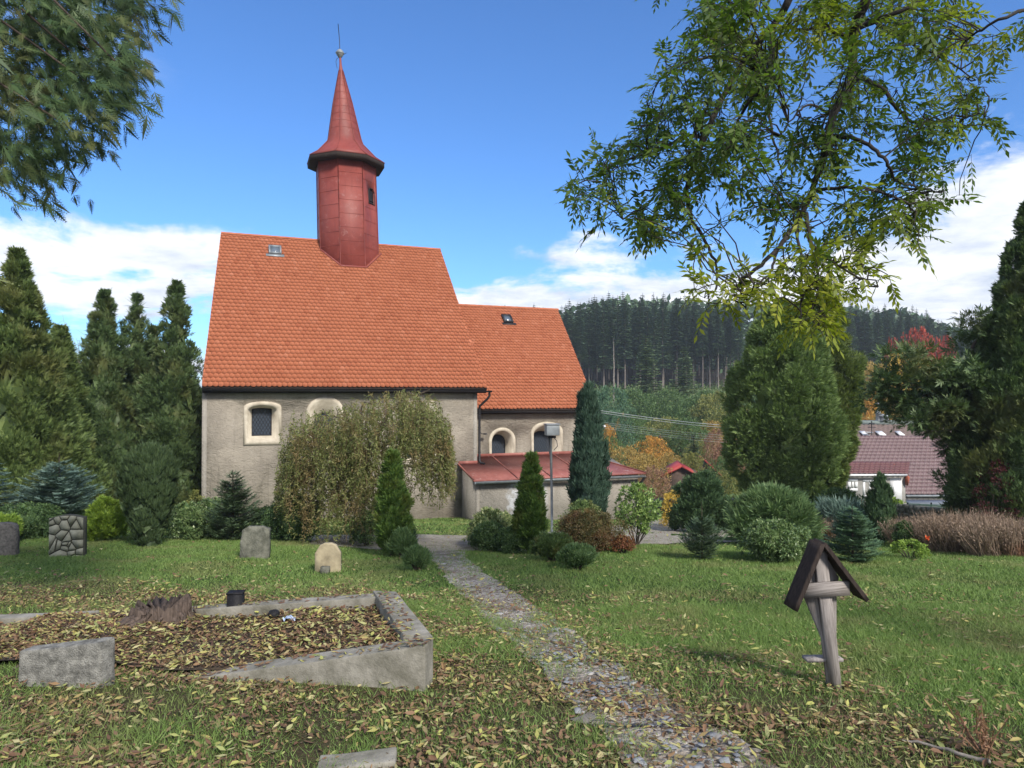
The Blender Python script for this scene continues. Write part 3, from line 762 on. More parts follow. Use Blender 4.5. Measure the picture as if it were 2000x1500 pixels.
def core_mesh(H, W, prof, k, z0, seed, Wy=None, seg=26, lev=22):
    """the inner mass of older twigs: overlapping separate pieces"""
    Wy = Wy or W; rg = np.random.default_rng(seed + 900); C = []; dz = (H - z0) / lev
    for i in range(lev):
        t = (i + .5) / lev; a = 2 * pi * (np.arange(seg) + rg.uniform(0, 1, seg)) / seg; r = prof(min(.98, max(.02, t))) * k * (1 + .12 * np.sin(3 * a + 7 * t + seed)) * rg.uniform(.7, 1.05, seg)
        C.append(np.stack([r * np.cos(a) * W / 2, r * np.sin(a) * Wy / 2, z0 + (t + rg.normal(0, .4 / lev, seg)) * (H - z0) * .96], 1))
    C = np.concatenate(C); o = nrm(C * [1, 1, 0] + 1e-6); D = nrm(np.array([0, 0, 1.]) + rg.normal(0, .5, C.shape)); Nn = nrm(o + rg.normal(0, .35, C.shape)); D = nrm(D - Nn * (D * Nn).sum(1)[:, None])
    L = np.full(len(C), dz * 2.6); wd = np.hypot(C[:, 0], C[:, 1]) * 2 * pi / seg * 2.6 + .02
    return rhombi(C - D * L[:, None] / 2, D, Nn, L, wd, .5)
def thuja_mesh(seed, H, W, prof, nc, nf, cr, fl, up=.7, z0=.1, k=5, core=.62, Wy=None, w=.24, spread=.95, vertical=False, lumps=None, depth=(.55, .98), tight=.55, lobes=1.):
    rg = np.random.default_rng(seed)
    P, d, out = clumps(rg, H, W, prof, nc, nf, cr, z0, Wy=Wy, depth=depth, tight=tight, lobes=lobes)
    k_ = int(nc * nf * .06); t_ = 1 - rg.uniform(0, 1, k_) ** 1.6 * .42; a_ = rg.uniform(0, 2 * pi, k_); r_ = np.array([prof(min(.995, q)) for q in t_]) * W / 2 * np.sqrt(rg.uniform(.05, 1, k_)) * .80 * (1 + .2 * np.sin(t_ * 40 + 3 * a_))
    P = np.concatenate([P, np.stack([r_ * np.cos(a_), r_ * np.sin(a_), z0 + t_ * (H - z0)], 1)]); o2 = np.stack([np.cos(a_), np.sin(a_), 0 * a_], 1); d = np.concatenate([d, o2]); out = np.concatenate([out, o2])
    D = nrm(d * .55 + out * .35 + np.array([0, 0, up]) + rg.normal(0, .22, P.shape))
    if vertical: D = nrm(out * .25 + np.array([0, 0, 1.]) + rg.normal(0, .16, P.shape))
    Nn = nrm(np.cross(D, np.cross(out + rg.normal(0, .5, P.shape), D)))
    if lumps: P = P + out * (noise3(P, lumps[0], seed) * lumps[1] * np.clip(np.hypot(P[:, 0], P[:, 1]) / (.3 * W), 0, 1) ** 2)[:, None]
    mb = MB(); mb.raw(*fans(P, D, Nn, fl * rg.uniform(.6, 1.25, len(P)), rg, k, spread, w))
    if core: mb.raw(*core_mesh(H, W, prof, core, z0, seed, Wy))
    return mb
def leaf_mesh(seed, H, W, prof, nc, nf, cr, ll, lw, z0=.1, up=.2, Wy=None, core=0, depth=(.4, 1.), rosette=0, flat=.8):
    rg = np.random.default_rng(seed)
    P, d, out = clumps(rg, H, W, prof, nc, nf, cr, z0, Wy=Wy, depth=depth, flat=flat)
    if rosette:
        P = np.repeat(P, rosette, 0); d = np.repeat(d, rosette, 0); out = np.repeat(out, rosette, 0)
        D = nrm(nrm(rg.normal(0, 1, P.shape)) + d * .7 + [0, 0, up])
    else: D = nrm(d * .8 + rg.normal(0, .6, P.shape) + [0, 0, up])
    Nn = nrm(np.cross(D, np.cross(np.array([0, 0, 1.]) + rg.normal(0, .6, P.shape), D)))
    L = ll * rg.uniform(.6, 1.2, len(P)); mb = MB(); mb.raw(*rhombi(P, D, Nn, L, L * lw, .5, .1))
    if core: mb.raw(*core_mesh(H, W, prof, core, z0, seed, Wy, 18, 12))
    return mb
def stems_mesh(seed, H, W, n, r, spread=.7, z0=-.1, top=.8):
    rg = np.random.default_rng(seed + 77); mb = MB()
    for i in range(n):
        a = rg.uniform(0, 2 * pi); q = rg.uniform(.3, 1) * W / 2 * spread; h = H * rg.uniform(.5, 1) * top
        t = np.linspace(0, 1, 6)[:, None]
        p = np.concatenate([q * cos(a) * t ** 1.2, q * sin(a) * t ** 1.2, z0 + (h - z0) * t], 1) + rg.normal(0, .03 * H, (6, 3)) * t * [1, 1, .3]
        mb.tube(p, np.linspace(r, r * .35, 6), 5)
    return mb
def trunk_mesh(H, r, lean=(0, 0), z0=-.3, n=8, seed=0, wob=.03):
    rg = np.random.default_rng(seed); t = np.linspace(0, 1, 8)
    P = np.stack([lean[0] * t ** 1.3, lean[1] * t ** 1.3, z0 + (H - z0) * t], 1); P[1:, :2] += rg.normal(0, wob * r * 6, (7, 2)) * .3
    return MB().tube(P, r * (1.15 - t * .95), n)
def fir_mesh(seed, H, R, levels, nb, tw=.10, droop=.0, z0=.08, curve=.25, w=.2, dens=1., top=True, wide=1.):
    """young fir or spruce: whorls of flat branches carrying rows of needled twigs"""
    rg = np.random.default_rng(seed); P = []; D = []; Nn = []; L = []
    for li in range(levels):
        f = li / levels; z = z0 * H + (H * .96 - z0 * H) * f ** .92
        bl0 = R * (1 - f) ** .85 * (1 if f > .12 else .7 + 2.5 * f)
        for b in range(nb if f < .8 else 5):
            a = rg.uniform(0, 2 * pi); bl = bl0 * rg.uniform(.72, 1.12) + .03; o = np.array([cos(a), sin(a), 0])
            s = np.array([-sin(a), cos(a), 0]); m = max(3, int(bl / tw * 1.5 * dens)); tt = (np.arange(m) + .5) / m
            zz = z + bl * (droop * tt + curve * tt ** 2)
            pts = o * (tt * bl)[:, None]; pts[:, 2] = zz
            dr = nrm(o[None] + np.array([0, 0, 1.]) * (droop + 2 * curve * tt)[:, None])
            for sg in (-1, 1, 0):
                if sg == 0: P.append(pts); D.append(dr); Nn.append(np.tile([0, 0, 1.], (m, 1))); L.append(np.full(m, tw * 1.2)); continue
                tl = tw * (1.1 + 2.0 * (1 - tt) * min(1, bl / (3 * tw))) * rg.uniform(.6, 1.15, m) * wide * min(1, .25 + bl / tw / 2.4)
                d = nrm(dr * .75 + sg * s * 1.0 + rg.normal(0, .12, (m, 3)))
                P.append(pts); D.append(d); Nn.append(nrm(np.array([0, 0, 1.]) + rg.normal(0, .35, (m, 3)))); L.append(tl)
    P, D, Nn, L = map(np.concatenate, (P, D, Nn, L))
    # every twig is needled: short slim blades set along both sides
    k = 5; q = (np.arange(k) + .3) / k; S = nrm(np.cross(D, Nn))
    PP = []; DD = []; NN = []; LL = []
    for j in range(k):
        for sg in (-1, 1):
            PP.append(P + D * (L * q[j])[:, None]); DD.append(nrm(D * .8 + S * sg * .8 + Nn * .15 + rg.normal(0, .1, P.shape))); NN.append(Nn); LL.append(np.minimum(L * .45, tw * .42) * rg.uniform(.8, 1.2, len(L)))
    mb = MB(); LL = np.concatenate(LL); mb.raw(*rhombi(np.concatenate(PP), np.concatenate(DD), np.concatenate(NN), LL, LL * w * 1.4))
    mb.raw(*rhombi(P, D, Nn, L, L * .10 + tw * .05))
    return mb

F_ = {}
F_['thuja'] = foliage('thuja_green', [(.032, .052, .018), (.054, .080, .025), (.084, .114, .034)], patch=(.074, .080, .026), psc=.5)
F_['arbor'] = foliage('arborvitae_green', [(.036, .058, .020), (.060, .092, .029), (.092, .13, .040)], gain=2.2); F_['arbor2'] = foliage('arborvitae_olive', [(.042, .062, .018), (.068, .092, .026), (.098, .125, .034)])
F_['thuja_dark'] = foliage('thuja_dark', [(.024, .042, .018), (.040, .066, .025), (.062, .092, .034)], patch=(.06, .068, .024), psc=.6)
F_['thuja_near'] = foliage('thuja_near', [(.020, .042, .016), (.034, .062, .022), (.054, .086, .030)], patch=(.060, .066, .022), psc=1.6, gain=1.6)
F_['thuja_col'] = foliage('thuja_column', [(.024, .050, .014), (.045, .080, .018), (.075, .115, .025)], patch=(.06, .075, .016), psc=2.5)
F_['cypress'] = foliage('blue_cypress', [(.018, .038, .027), (.032, .060, .042), (.052, .085, .060)], gain=1.7)
F_['yew'] = foliage('yew_green', [(.018, .036, .018), (.032, .060, .028), (.052, .085, .036)], psc=2)
F_['juniper'] = foliage('juniper', [(.030, .058, .024), (.055, .092, .036), (.085, .125, .05)])
F_['fir'] = foliage('fir_needles', [(.022, .046, .024), (.038, .072, .036), (.062, .10, .052)], trans=.1)
F_['bluefir'] = foliage('blue_fir_needles', [(.035, .062, .052), (.06, .095, .08), (.09, .13, .11)], trans=.1)
F_['spruce'] = foliage('spruce_needles', [(.018, .034, .018), (.034, .056, .028), (.05, .074, .034)], trans=.08)
F_['forest'] = foliage('forest_needles', [(.020, .036, .020), (.035, .060, .031), (.054, .086, .042)], trans=.05, gain=2.3)
F_['youngspruce'] = foliage('young_spruce_needles', [(.05, .078, .042), (.075, .108, .052), (.10, .14, .066)], trans=.08)
F_['box'] = foliage('boxwood', [(.030, .050, .018), (.050, .078, .026), (.08, .115, .04)], patch=(.085, .085, .03), psc=3)
F_['rhodo'] = foliage('rhododendron', [(.030, .055, .022), (.055, .090, .032), (.12, .16, .065)], rough=.4, spec=.5)
F_['darkleaf'] = foliage('dark_shrub_leaves', [(.018, .036, .014), (.034, .062, .022), (.06, .095, .032)])
F_['limeleaf'] = foliage('lime_leaves', [(.065, .11, .018), (.10, .155, .026), (.14, .19, .035)])
F_['bronze'] = foliage('bronze_shrub_leaves', [(.055, .062, .024), (.085, .078, .030), (.13, .085, .035)], patch=(.12, .06, .03), psc=2.2, gain=1.25)
F_['willow'] = foliage('willow_leaves', [(.095, .12, .038), (.145, .17, .055), (.20, .195, .075)], patch=(.17, .125, .055), psc=1.6, trans=.3, gain=1.15)
F_['ash'] = foliage('ash_leaves', [(.042, .078, .014), (.062, .108, .020), (.095, .145, .026)], patch=(.20, .23, .025), psc=.42, trans=.42, tint=1.5, gain=1.2)
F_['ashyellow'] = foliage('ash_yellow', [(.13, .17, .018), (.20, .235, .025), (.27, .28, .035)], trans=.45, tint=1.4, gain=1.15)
F_['litter'] = foliage('fallen_leaf', [(.12, .065, .04), (.085, .048, .032), (.20, .125, .065), (.14, .085, .05), (.27, .22, .085), (.30, .30, .09), (.20, .23, .085), (.36, .33, .17), (.11, .06, .038), (.17, .10, .06), (.13, .17, .06)], trans=.15, rough=.7, gain=1.3)
F_['grass'] = foliage('grass_blade', [(.060, .100, .026), (.088, .142, .036), (.13, .185, .052)], trans=.25, patch=(.12, .14, .05), psc=.7, gain=1.75)
F_['hay'] = foliage('dry_stems', [(.16, .11, .085), (.24, .18, .13), (.30, .22, .17)], patch=(.17, .085, .05), psc=.7, trans=.1, gain=1.1)
def autumn(name, a, b, c, patch=None, psc=.25): F_[name] = foliage(name, [a, b, c], patch=patch, psc=psc, trans=.25, gain=1.35); return F_[name]
autumn('slope_green', (.045, .085, .030), (.07, .12, .04), (.10, .155, .055))
autumn('slope_fresh', (.05, .095, .035), (.08, .13, .045), (.12, .175, .06), patch=(.18, .17, .06), psc=.06)
autumn('slope_bluegreen', (.040, .085, .050), (.06, .12, .068), (.09, .155, .085))
autumn('slope_olive', (.10, .12, .035), (.15, .16, .045), (.20, .19, .055))
autumn('slope_orange', (.26, .13, .03), (.38, .19, .04), (.45, .27, .06))
autumn('slope_ochre', (.18, .13, .045), (.26, .18, .055), (.32, .23, .07))
autumn('slope_brown', (.15, .085, .055), (.21, .12, .075), (.27, .16, .10))
autumn('slope_yellow', (.34, .24, .05), (.45, .32, .06), (.52, .38, .10))
autumn('slope_red', (.16, .025, .018), (.26, .04, .022), (.34, .06, .03))

def plant(name, px, d, top, wpx_, label, cat, foliage_fn, fmat, stem=None, smat='bark', group=None, dz=0.):
    """stands a plant on the ground at depth d under photograph column px, as tall as row `top`, wpx_ pixels wide"""
    p = GD(px, d); p[2] += dz; H = Z(top, d) - p[2]; W = wpx_ * d / FPX
    root = empty(name, p, 0, label, cat, group)
    mb = foliage_fn(H, W); mb.build('foliage', fmat, root)
    if stem: stem(H, W).build('trunk' if stem.__name__ != 'st' else 'stems', M[smat], root)
    return root
def dof(px, py): return float(G(px, py)[1])

# ------------------------------------------------------------------ trees and shrubs of the churchyard
def tj(seed, prof, nc, nf, cr, fl, **k): return lambda H, W: thuja_mesh(seed, H, W * .86, prof, nc, nf, cr * W, fl, **k)
def lf(seed, prof, nc, nf, cr, ll, lw, **k): return lambda H, W: leaf_mesh(seed, H, W * .88, prof, nc, nf, cr * W, ll, lw, **k)
def tk(r, f=.6, seed=0): return lambda H, W: trunk_mesh(H * f, r, seed=seed)
def st(H, W): return stems_mesh(3, H, W, 9, .018)
def stw(H, W): return stems_mesh(5, H, W, 14, .012, .9)
stw.__name__ = 'st'
# tall thujas left of the church
plant('thuja_tree', 30, 21.5, 492, 285, 'largest olive green thuja at the left edge, cut by the photo border', 'tree', tj(11, prof_cone, 420, 78, .10, 0.177, core=.45, lumps=(1.1, .3)), F_['thuja'], tk(.28))
plant('thuja_tree', -60, 24, 560, 260, 'olive green thuja behind the largest one at the left border', 'tree', tj(12, prof_cone, 300, 90, .10, 0.190, core=.3), F_['thuja'], tk(.28))
plant('thuja_tree', 118, 25, 640, 130, 'lower rounded thuja shoulder right of the largest left tree', 'tree', tj(13, prof_drop, 200, 68, .12, 0.177, core=.66), F_['thuja'], tk(.2))
plant('thuja_tree', 204, 27.5, 570, 225, 'dark pointed thuja, leftmost of three spires left of the church', 'tree', tj(14, prof_cone, 260, 78, .13, 0.163, core=.62, lumps=(1.3, .2)), F_['thuja_dark'], tk(.2))
plant('thuja_tree', 266, 29, 576, 180, 'thin gappy thuja, middle of three spires left of the church', 'tree', tj(15, prof_cone, 150, 68, .15, 0.150, core=.45, lumps=(1.3, .25)), F_['thuja_dark'], tk(.18, .9))
plant('thuja_tree', 344, 28, 552, 195, 'tall narrow thuja nearest the church wall with sparse tip', 'tree', tj(16, prof_cone, 250, 74, .14, 0.163, core=.5, lumps=(1.3, .25)), F_['thuja_dark'], tk(.2, .9))
plant('thuja_tree', 300, 30, 640, 120, 'low dark thuja filling the gap behind the middle spire', 'tree', tj(17, prof_drop, 170, 61, .13, 0.177, core=.7), F_['thuja_dark'], tk(.2))
plant('thuja_tree', 215, 33, 760, 230, 'broad dark evergreen at the foot of the left spires', 'tree', tj(18, prof_drop, 200, 61, .10, 0.204, core=.62), F_['thuja_dark'], tk(.2))
plant('thuja_tree', 380, 31, 745, 90, 'dark evergreen hard against the left church corner', 'tree', tj(19, prof_drop, 120, 61, .13, 0.177, core=.62), F_['thuja_dark'], tk(.2))
# bare twiggy tree behind them
p = GD(152, 36); bt = empty('bare_tree', p, 0, 'leafless grey twiggy tree between the left thujas', 'tree')
rg = np.random.default_rng(21); Hb = Z(628, 36) - p[2]
MB().tube([(0, 0, -.3), (.1, 0, Hb * .4), (.0, .1, Hb * .8)], [.16, .1, .04], 6).build('trunk', M['palebark'], bt)
mb = MB()
for i in range(90):
    h = rg.uniform(.3, .8) * Hb; a = rg.uniform(0, 2 * pi); L = rg.uniform(.6, 1.9); t = np.linspace(0, 1, 5)[:, None]
    q = np.array([[0, 0, h]]) + t * np.array([[cos(a) * L * .7, sin(a) * L * .7, L * 1.2]]) + rg.normal(0, .07, (5, 3)) * t
    mb.tube(q, np.linspace(.022, .008, 5), 3, False)
    for j in range(4):
        b0 = q[1 + j % 4]; e = b0 + rg.normal(0, .3, 3) + [0, 0, .35]; mb.tube([b0, (b0 + e) / 2 + rg.normal(0, .04, 3), e], [.010, .007, .004], 3, False)
mb.build('crown', M['palebark'], bt)

# big pair of arborvitae right of centre
plant('arborvitae', 1530, 27.5, 590, 222, 'huge rounded arborvitae right of the church, the front one of the pair', 'tree', tj(31, prof_bulb, 300, 170, .095, 0.170, core=.60, up=.45, z0=.7, lumps=(1.2, .15), depth=(.8, 1.), tight=.75, lobes=.35), F_['arbor'], tk(.30, .5))
plant('arborvitae', 1610, 29.5, 562, 150, 'taller pointed arborvitae behind the right shoulder of the rounded one', 'tree', tj(32, prof_top, 220, 150, .115, 0.170, core=.58, z0=1.1, up=.45, lumps=(1.2, .15), depth=(.8, 1.), tight=.75, lobes=.35), F_['arbor2'], tk(.25, .5))
# dark thuja group at the right edge
plant('dark_thuja', 2015, 17.5, 400, 330, 'towering dark thuja at the right border of the photo', 'tree', tj(33, prof_cone, 560, 102, .085, 0.136, core=.62, z0=.4, lobes=.3, lumps=(1.3, .1)), F_['thuja_dark'], tk(.3, .8))
plant('dark_thuja', 2060, 18.8, 380, 260, 'second dark thuja trunk group behind the towering one at the right border', 'tree', tj(34, prof_drop, 300, 85, .10, 0.136, core=.6, z0=.4), F_['thuja_dark'], tk(.3, .8))
p = GD(1895, 18.5); dt = empty('spreading_thuja', p, 0, 'dark spreading thuja with layered boughs reaching left over the purple roof', 'tree')
rg = np.random.default_rng(35); Ps = []; Ds = []; Os = []; br = MB(); q0 = np.array([.0, 0, 0])
trunk_mesh(Z(660, 18.5) - p[2], .2, seed=5, lean=(.4, .2)).build('trunk', M['bark'], dt)
Hs = Z(560, 18.5) - p[2]
for (cx_, cy_, rx_, rz_, n_) in ((1905, 660, 34, 60, 24), (1838, 738, 36, 26, 16), (1770, 722, 52, 38, 26), (1740, 760, 30, 30, 12), (1860, 780, 75, 60, 46), (1800, 820, 45, 30, 20), (1885, 850, 30, 36, 16), (1922, 930, 45, 50, 26), (1920, 860, 44, 80, 32), (1945, 985, 45, 32, 20), (1760, 790, 38, 22, 9)):
    c = np.array([X(cx_, 18.5) - p[0], rg.uniform(-.5, .5), Z(cy_, 18.5) - p[2]]); s_ = 18.5 / FPX
    th = rg.uniform(0, 2 * pi, n_); u = rg.uniform(0, 1, n_) ** .5
    C = c + np.stack([np.cos(th) * u * rx_ * s_, rg.normal(0, .45, n_), np.sin(th) * u * rz_ * s_], 1)
    MB().tube([(.0, 0, min(Hs * .9, max(.5, c[2] - .5))), (c[0] * .5, c[1] * .5, c[2] - .15), c], [.07, .045, .02], 5).build('bough', M['bark'], dt)
    C = np.repeat(C, 42, 0); d = rand_dir(rg, len(C)); Ps.append(C + d * rg.uniform(.1, .30, (len(C), 1)) * [1.1, 1.1, .75]); Ds.append(d)
P_ = np.concatenate(Ps); d = np.concatenate(Ds); D = nrm(d * .7 + [-.15, -.1, .25] + rg.normal(0, .25, P_.shape)); Nn = nrm(np.cross(D, np.cross(np.array([0, 0, 1.]) + rg.normal(0, .5, P_.shape), D)))
mb = MB(); mb.raw(*fans(P_, D, Nn, rg.uniform(.11, .24, len(P_)), rg, 5, .95, .24)); mb.build('crown', F_['thuja_dark'], dt)

# --- left row of shrubs
plant('silver_fir', -8, 16.5, 890, 105, 'grey green fir at the left border behind the first gravestone', 'fir', lambda H, W: fir_mesh(41, H, W * .55, 13, 10, .11, -.05, curve=.1), F_['bluefir'], tk(.04, .95))
plant('silver_fir', 117, 17.5, 893, 165, 'blue green fir with broad flat boughs behind the flagstone gravestone', 'fir', lambda H, W: fir_mesh(42, H, W * .56, 15, 12, .13, .05, curve=.22, z0=.25), F_['bluefir'], lambda H, W: trunk_mesh(H * 1.06, .045))
plant('dark_hedge', 55, 16.2, 988, 150, 'low dark clipped hedge behind the left gravestones', 'hedge', lf(43, prof_dome, 150, 60, .12, .05, .5, core=.62), F_['darkleaf'], st)
plant('dark_hedge', 178, 17.5, 1003, 110, 'dark low hedge end beside the golden green thuja', 'hedge', lf(44, prof_dome, 110, 60, .14, .05, .5, core=.62), F_['darkleaf'], st)
plant('lime_thuja', 12, 15.2, 1010, 52, 'small lime green thuja bush behind the leftmost gravestone', 'shrub', tj(45, prof_dome, 70, 40, .14, .09, core=.7), F_['limeleaf'], tk(.03))
plant('golden_thuja', 207, 15.7, 976, 82, 'golden green thuja bush left of the columnar yew', 'shrub', tj(46, prof_drop, 130, 44, .15, .10, core=.7), foliage('golden_thuja', [(.05, .085, .012), (.085, .13, .018), (.13, .18, .026)]), tk(.04))
plant('columnar_yew', 293, 15, 880, 104, 'broad columnar yew with upright twigs left of the church', 'shrub', lambda H, W: thuja_mesh(47, H, W * .90, prof_vase, 420, 60, .07 * W, .15, vertical=True, k=3, spread=.3, w=.13, core=.80, z0=.02, lobes=.3), foliage('dark_yew', [(.016, .028, .013), (.028, .046, .020), (.046, .068, .028)], gain=2.1), st)
plant('leafy_shrub', 366, 16.5, 985, 78, 'loose mid green leafy shrub between the columnar yew and the dark spruce', 'shrub', lf(48, prof_dome, 90, 18, .16, .07, .36, rosette=4, core=.5), F_['rhodo'], st)
plant('leafy_shrub', 240, 18.5, 985, 70, 'pale grass green shrub peeping between the golden thuja and the columnar yew', 'shrub', lf(49, prof_dome, 70, 24, .2, .08, .22, rosette=3), F_['juniper'], st)
plant('yellow_shrub', 384, 20, 958, 42, 'small yellowing shrub at the left foot of the church corner', 'shrub', lf(50, prof_dome, 50, 30, .2, .06, .4), F_['slope_olive'], st)
plant('young_spruce', 456, 16.6, 915, 118, 'dark young spruce with a pointed top in front of the church wall', 'spruce', lambda H, W: fir_mesh(51, H, W * .55, 19, 11, .09, .05, curve=.35, z0=.02), F_['spruce'], tk(.04, .98))
plant('leafy_shrub', 415, 17.6, 975, 90, 'dull green shrub growing against the church left of the dark spruce', 'shrub', lf(52, prof_dome, 90, 26, .16, .06, .4, rosette=3, core=.5), F_['rhodo'], st)
plant('round_evergreen', 575, 16.2, 968, 120, 'dark rounded evergreen bush under the left side of the willow', 'shrub', lf(53, prof_dome, 170, 70, .13, .05, .5, core=.62), F_['darkleaf'], st)
plant('round_evergreen', 520, 17.2, 992, 60, 'small dark evergreen beside the rough gravestone', 'shrub', lf(54, prof_dome, 80, 60, .16, .05, .5, core=.62), F_['darkleaf'], st)
plant('leafy_shrub', 716, 15.4, 1000, 66, 'small leafy shrub under the right side of the willow', 'shrub', lf(55, prof_dome, 70, 16, .17, .07, .34, rosette=4), F_['rhodo'], st)

# --- by the path
plant('thuja_column', 768, 13.5, 886, 72, 'bright green columnar thuja left of the path', 'shrub', tj(61, prof_drop, 250, 50, .16, .095, core=.66, up=.9), F_['thuja_col'], tk(.05))
plant('low_juniper', 787, 13.1, 1038, 54, 'low feathery juniper at the foot of the left thuja column', 'shrub', tj(62, prof_drop, 80, 40, .2, .09, up=1.1, k=3, w=.16, core=.6), F_['juniper'], st)
plant('low_juniper', 815, 11.3, 1076, 52, 'small pointed juniper nearest the grave border', 'shrub', tj(63, prof_drop, 80, 44, .2, .08, up=1.1, k=3, w=.16, core=.6), F_['juniper'], st)
plant('low_juniper', 802, 14.3, 1028, 30, 'dark little juniper behind the thuja column on its right', 'shrub', tj(64, prof_drop, 50, 40, .2, .08, up=1.1, k=3, w=.16, core=.7), F_['yew'], st)
plant('thuja_column', 1037, 14.0, 890, 62, 'narrow columnar thuja in front of the annexe', 'shrub', tj(65, prof_drop, 250, 50, .17, .095, core=.66, up=.9), F_['thuja_col'], tk(.05))
plant('rhododendron', 962, 15.6, 998, 100, 'pale leaved rhododendron in front of the left end of the annexe', 'shrub', lf(66, prof_dome, 130, 12, .14, .085, .34, rosette=6, core=.45), foliage('pale_rhododendron', [(.05, .078, .03), (.10, .13, .05), (.24, .25, .13)], rough=.4), st)
plant('boxwood', 958, 14.6, 1022, 84, 'dark clipped boxwood below the pale rhododendron', 'shrub', lf(67, prof_dome, 160, 66, .12, .04, .5, core=.62), F_['darkleaf'], st)
plant('boxwood', 1000, 14.1, 1030, 56, 'dark boxwood touching the narrow thuja column on its left', 'shrub', lf(68, prof_dome, 110, 60, .14, .04, .5, core=.62), F_['darkleaf'], st)
plant('boxwood', 1078, 12.6, 1046, 68, 'light green egg shaped boxwood right of the path', 'shrub', tj(69, prof_egg, 130, 44, .16, .06, core=.74, up=.8), F_['box'], st)
plant('boxwood', 1126, 11.6, 1070, 64, 'round boxwood standing nearest to the path on its right', 'shrub', tj(70, prof_egg, 130, 48, .16, .06, core=.62, up=.8), F_['juniper'], st)
plant('bronze_shrub', 1152, 14.6, 1000, 150, 'wide bronze tinted shrub in front of the blue cypress', 'shrub', lf(71, prof_dome, 220, 60, .11, .045, .45, core=.6), F_['bronze'], st)
plant('bronze_shrub', 1140, 16.2, 978, 90, 'olive bushy shrub between the lamp pole and the blue cypress', 'shrub', lf(72, prof_dome, 120, 50, .13, .05, .45, core=.5), F_['box'], st)
plant('bronze_shrub', 1215, 14.3, 1050, 46, 'reddish low shrub at the right end of the bronze shrubs', 'shrub', lf(73, prof_dome, 60, 50, .17, .045, .45, core=.5), foliage('rust_leaves', [(.14, .055, .03), (.20, .075, .035), (.12, .09, .03)], gain=1.1), st)
plant('blue_cypress', 1150, 17.5, 760, 84, 'tall narrow blue green cypress in front of the annexe roof', 'tree', lambda H, W: thuja_mesh(74, H, W * .92, prof_drop, 480, 44, .11 * W, .17, vertical=True, k=3, spread=.5, w=.17, core=.72, z0=.2), F_['cypress'], tk(.06))
plant('blue_cypress', 1135, 17.8, 775, 30, 'thin side leader of dark cypress left of the tall blue one', 'tree', lambda H, W: thuja_mesh(75, H, W * .9, prof_drop, 140, 36, .2 * W, .16, vertical=True, k=3, spread=.5, w=.17, core=.6, z0=.2), F_['cypress'], tk(.04))
plant('rhododendron', 1243, 15.7, 948, 96, 'open rhododendron with bare lower stems at the right end of the annexe', 'shrub', lf(76, prof_egg, 70, 8, .13, .10, .32, rosette=7, z0=.3, depth=(.3, 1)), foliage('open_rhododendron', [(.055, .09, .028), (.09, .14, .04), (.15, .20, .06)], rough=.4), stw)
plant('young_spruce', 1370, 13.4, 1008, 86, 'thin young spruce with bare leader on the lawn by the lane', 'spruce', lambda H, W: fir_mesh(77, H, W * .55, 13, 9, .09, .15, curve=.5, z0=.02, dens=.8), F_['spruce'], lambda H, W: trunk_mesh(H * 1.35, .018))
plant('round_evergreen', 1371, 21.5, 926, 96, 'dark rounded juniper in front of the drystone wall', 'shrub', tj(78, prof_dome, 170, 50, .12, .13, core=.62), F_['yew'], tk(.06))
plant('yellow_shrub', 1312, 24, 960, 44, 'bright yellow low shrub against the drystone wall', 'shrub', lf(79, prof_dome, 60, 36, .18, .08, .45), F_['slope_yellow'], st)
plant('round_evergreen', 1318, 22.0, 985, 34, 'tiny dark shrub under the yellow one by the wall', 'shrub', lf(80, prof_dome, 50, 36, .18, .06, .45, core=.62), F_['darkleaf'], st)
plant('spreading_juniper', 1512, 17.2, 962, 148, 'wide spreading feathery juniper before the big arborvitae', 'shrub', lambda H, W: thuja_mesh(81, H, W * .92, prof_dome, 260, 44, .11 * W, .20, up=.45, k=5, w=.13, core=.62), F_['juniper'], st)
plant('young_fir', 1492, 17.6, 940, 60, 'pointed fir tip rising from the spreading juniper', 'fir', lambda H, W: fir_mesh(82, H, W * .6, 13, 10, .10, .1, curve=.2), F_['juniper'], tk(.04, .95))
plant('round_rhododendron', 1512, 13.2, 1018, 134, 'round dense dark shrub behind the roofed wooden cross', 'shrub', lf(83, prof_dome, 240, 20, .10, .06, .36, rosette=4, core=.72), F_['rhodo'], st)
plant('young_fir', 1663, 12.9, 985, 104, 'young fir with layered branches right of the wooden cross', 'fir', lambda H, W: fir_mesh(84, H, W * .56, 16, 11, .10, .0, curve=.18, z0=.05), F_['fir'], tk(.03, .98))
plant('feathery_shrub', 1642, 18.5, 988, 100, 'soft grey green feathery shrub behind the young fir', 'shrub', lambda H, W: thuja_mesh(85, H, W * .9, prof_dome, 110, 36, .13 * W, .24, up=.7, k=3, w=.09, core=.3), F_['bluefir'], st)
plant('dark_hedge', 1640, 23, 955, 120, 'dark hedge strip under the big arborvitae towards the purple roofed house', 'hedge', lf(86, prof_dome, 130, 44, .10, .08, .5, core=.62), F_['darkleaf'], st)
plant('columnar_yew', 1718, 17.6, 932, 44, 'slim dark columnar yew in front of the house with the purple roof', 'shrub', lambda H, W: thuja_mesh(87, H, W * .95, prof_column, 160, 40, .18 * W, .13, vertical=True, k=3, spread=.35, w=.16, core=.66, z0=.02), F_['yew'], tk(.03))
plant('boxwood', 1762, 16.0, 1018, 40, 'little dark ball of boxwood below the dry grasses', 'shrub', lf(88, prof_egg, 80, 50, .17, .04, .5, core=.66), F_['darkleaf'], st)
plant('azalea', 1776, 13.6, 1060, 68, 'low sparse azalea with one orange flower on the right lawn', 'shrub', lf(89, prof_dome, 40, 8, .14, .055, .4, rosette=6, depth=(.5, 1)), F_['limeleaf'], stw)
az = bpy.data.objects['azalea']; mb = MB(); rg = np.random.default_rng(1)
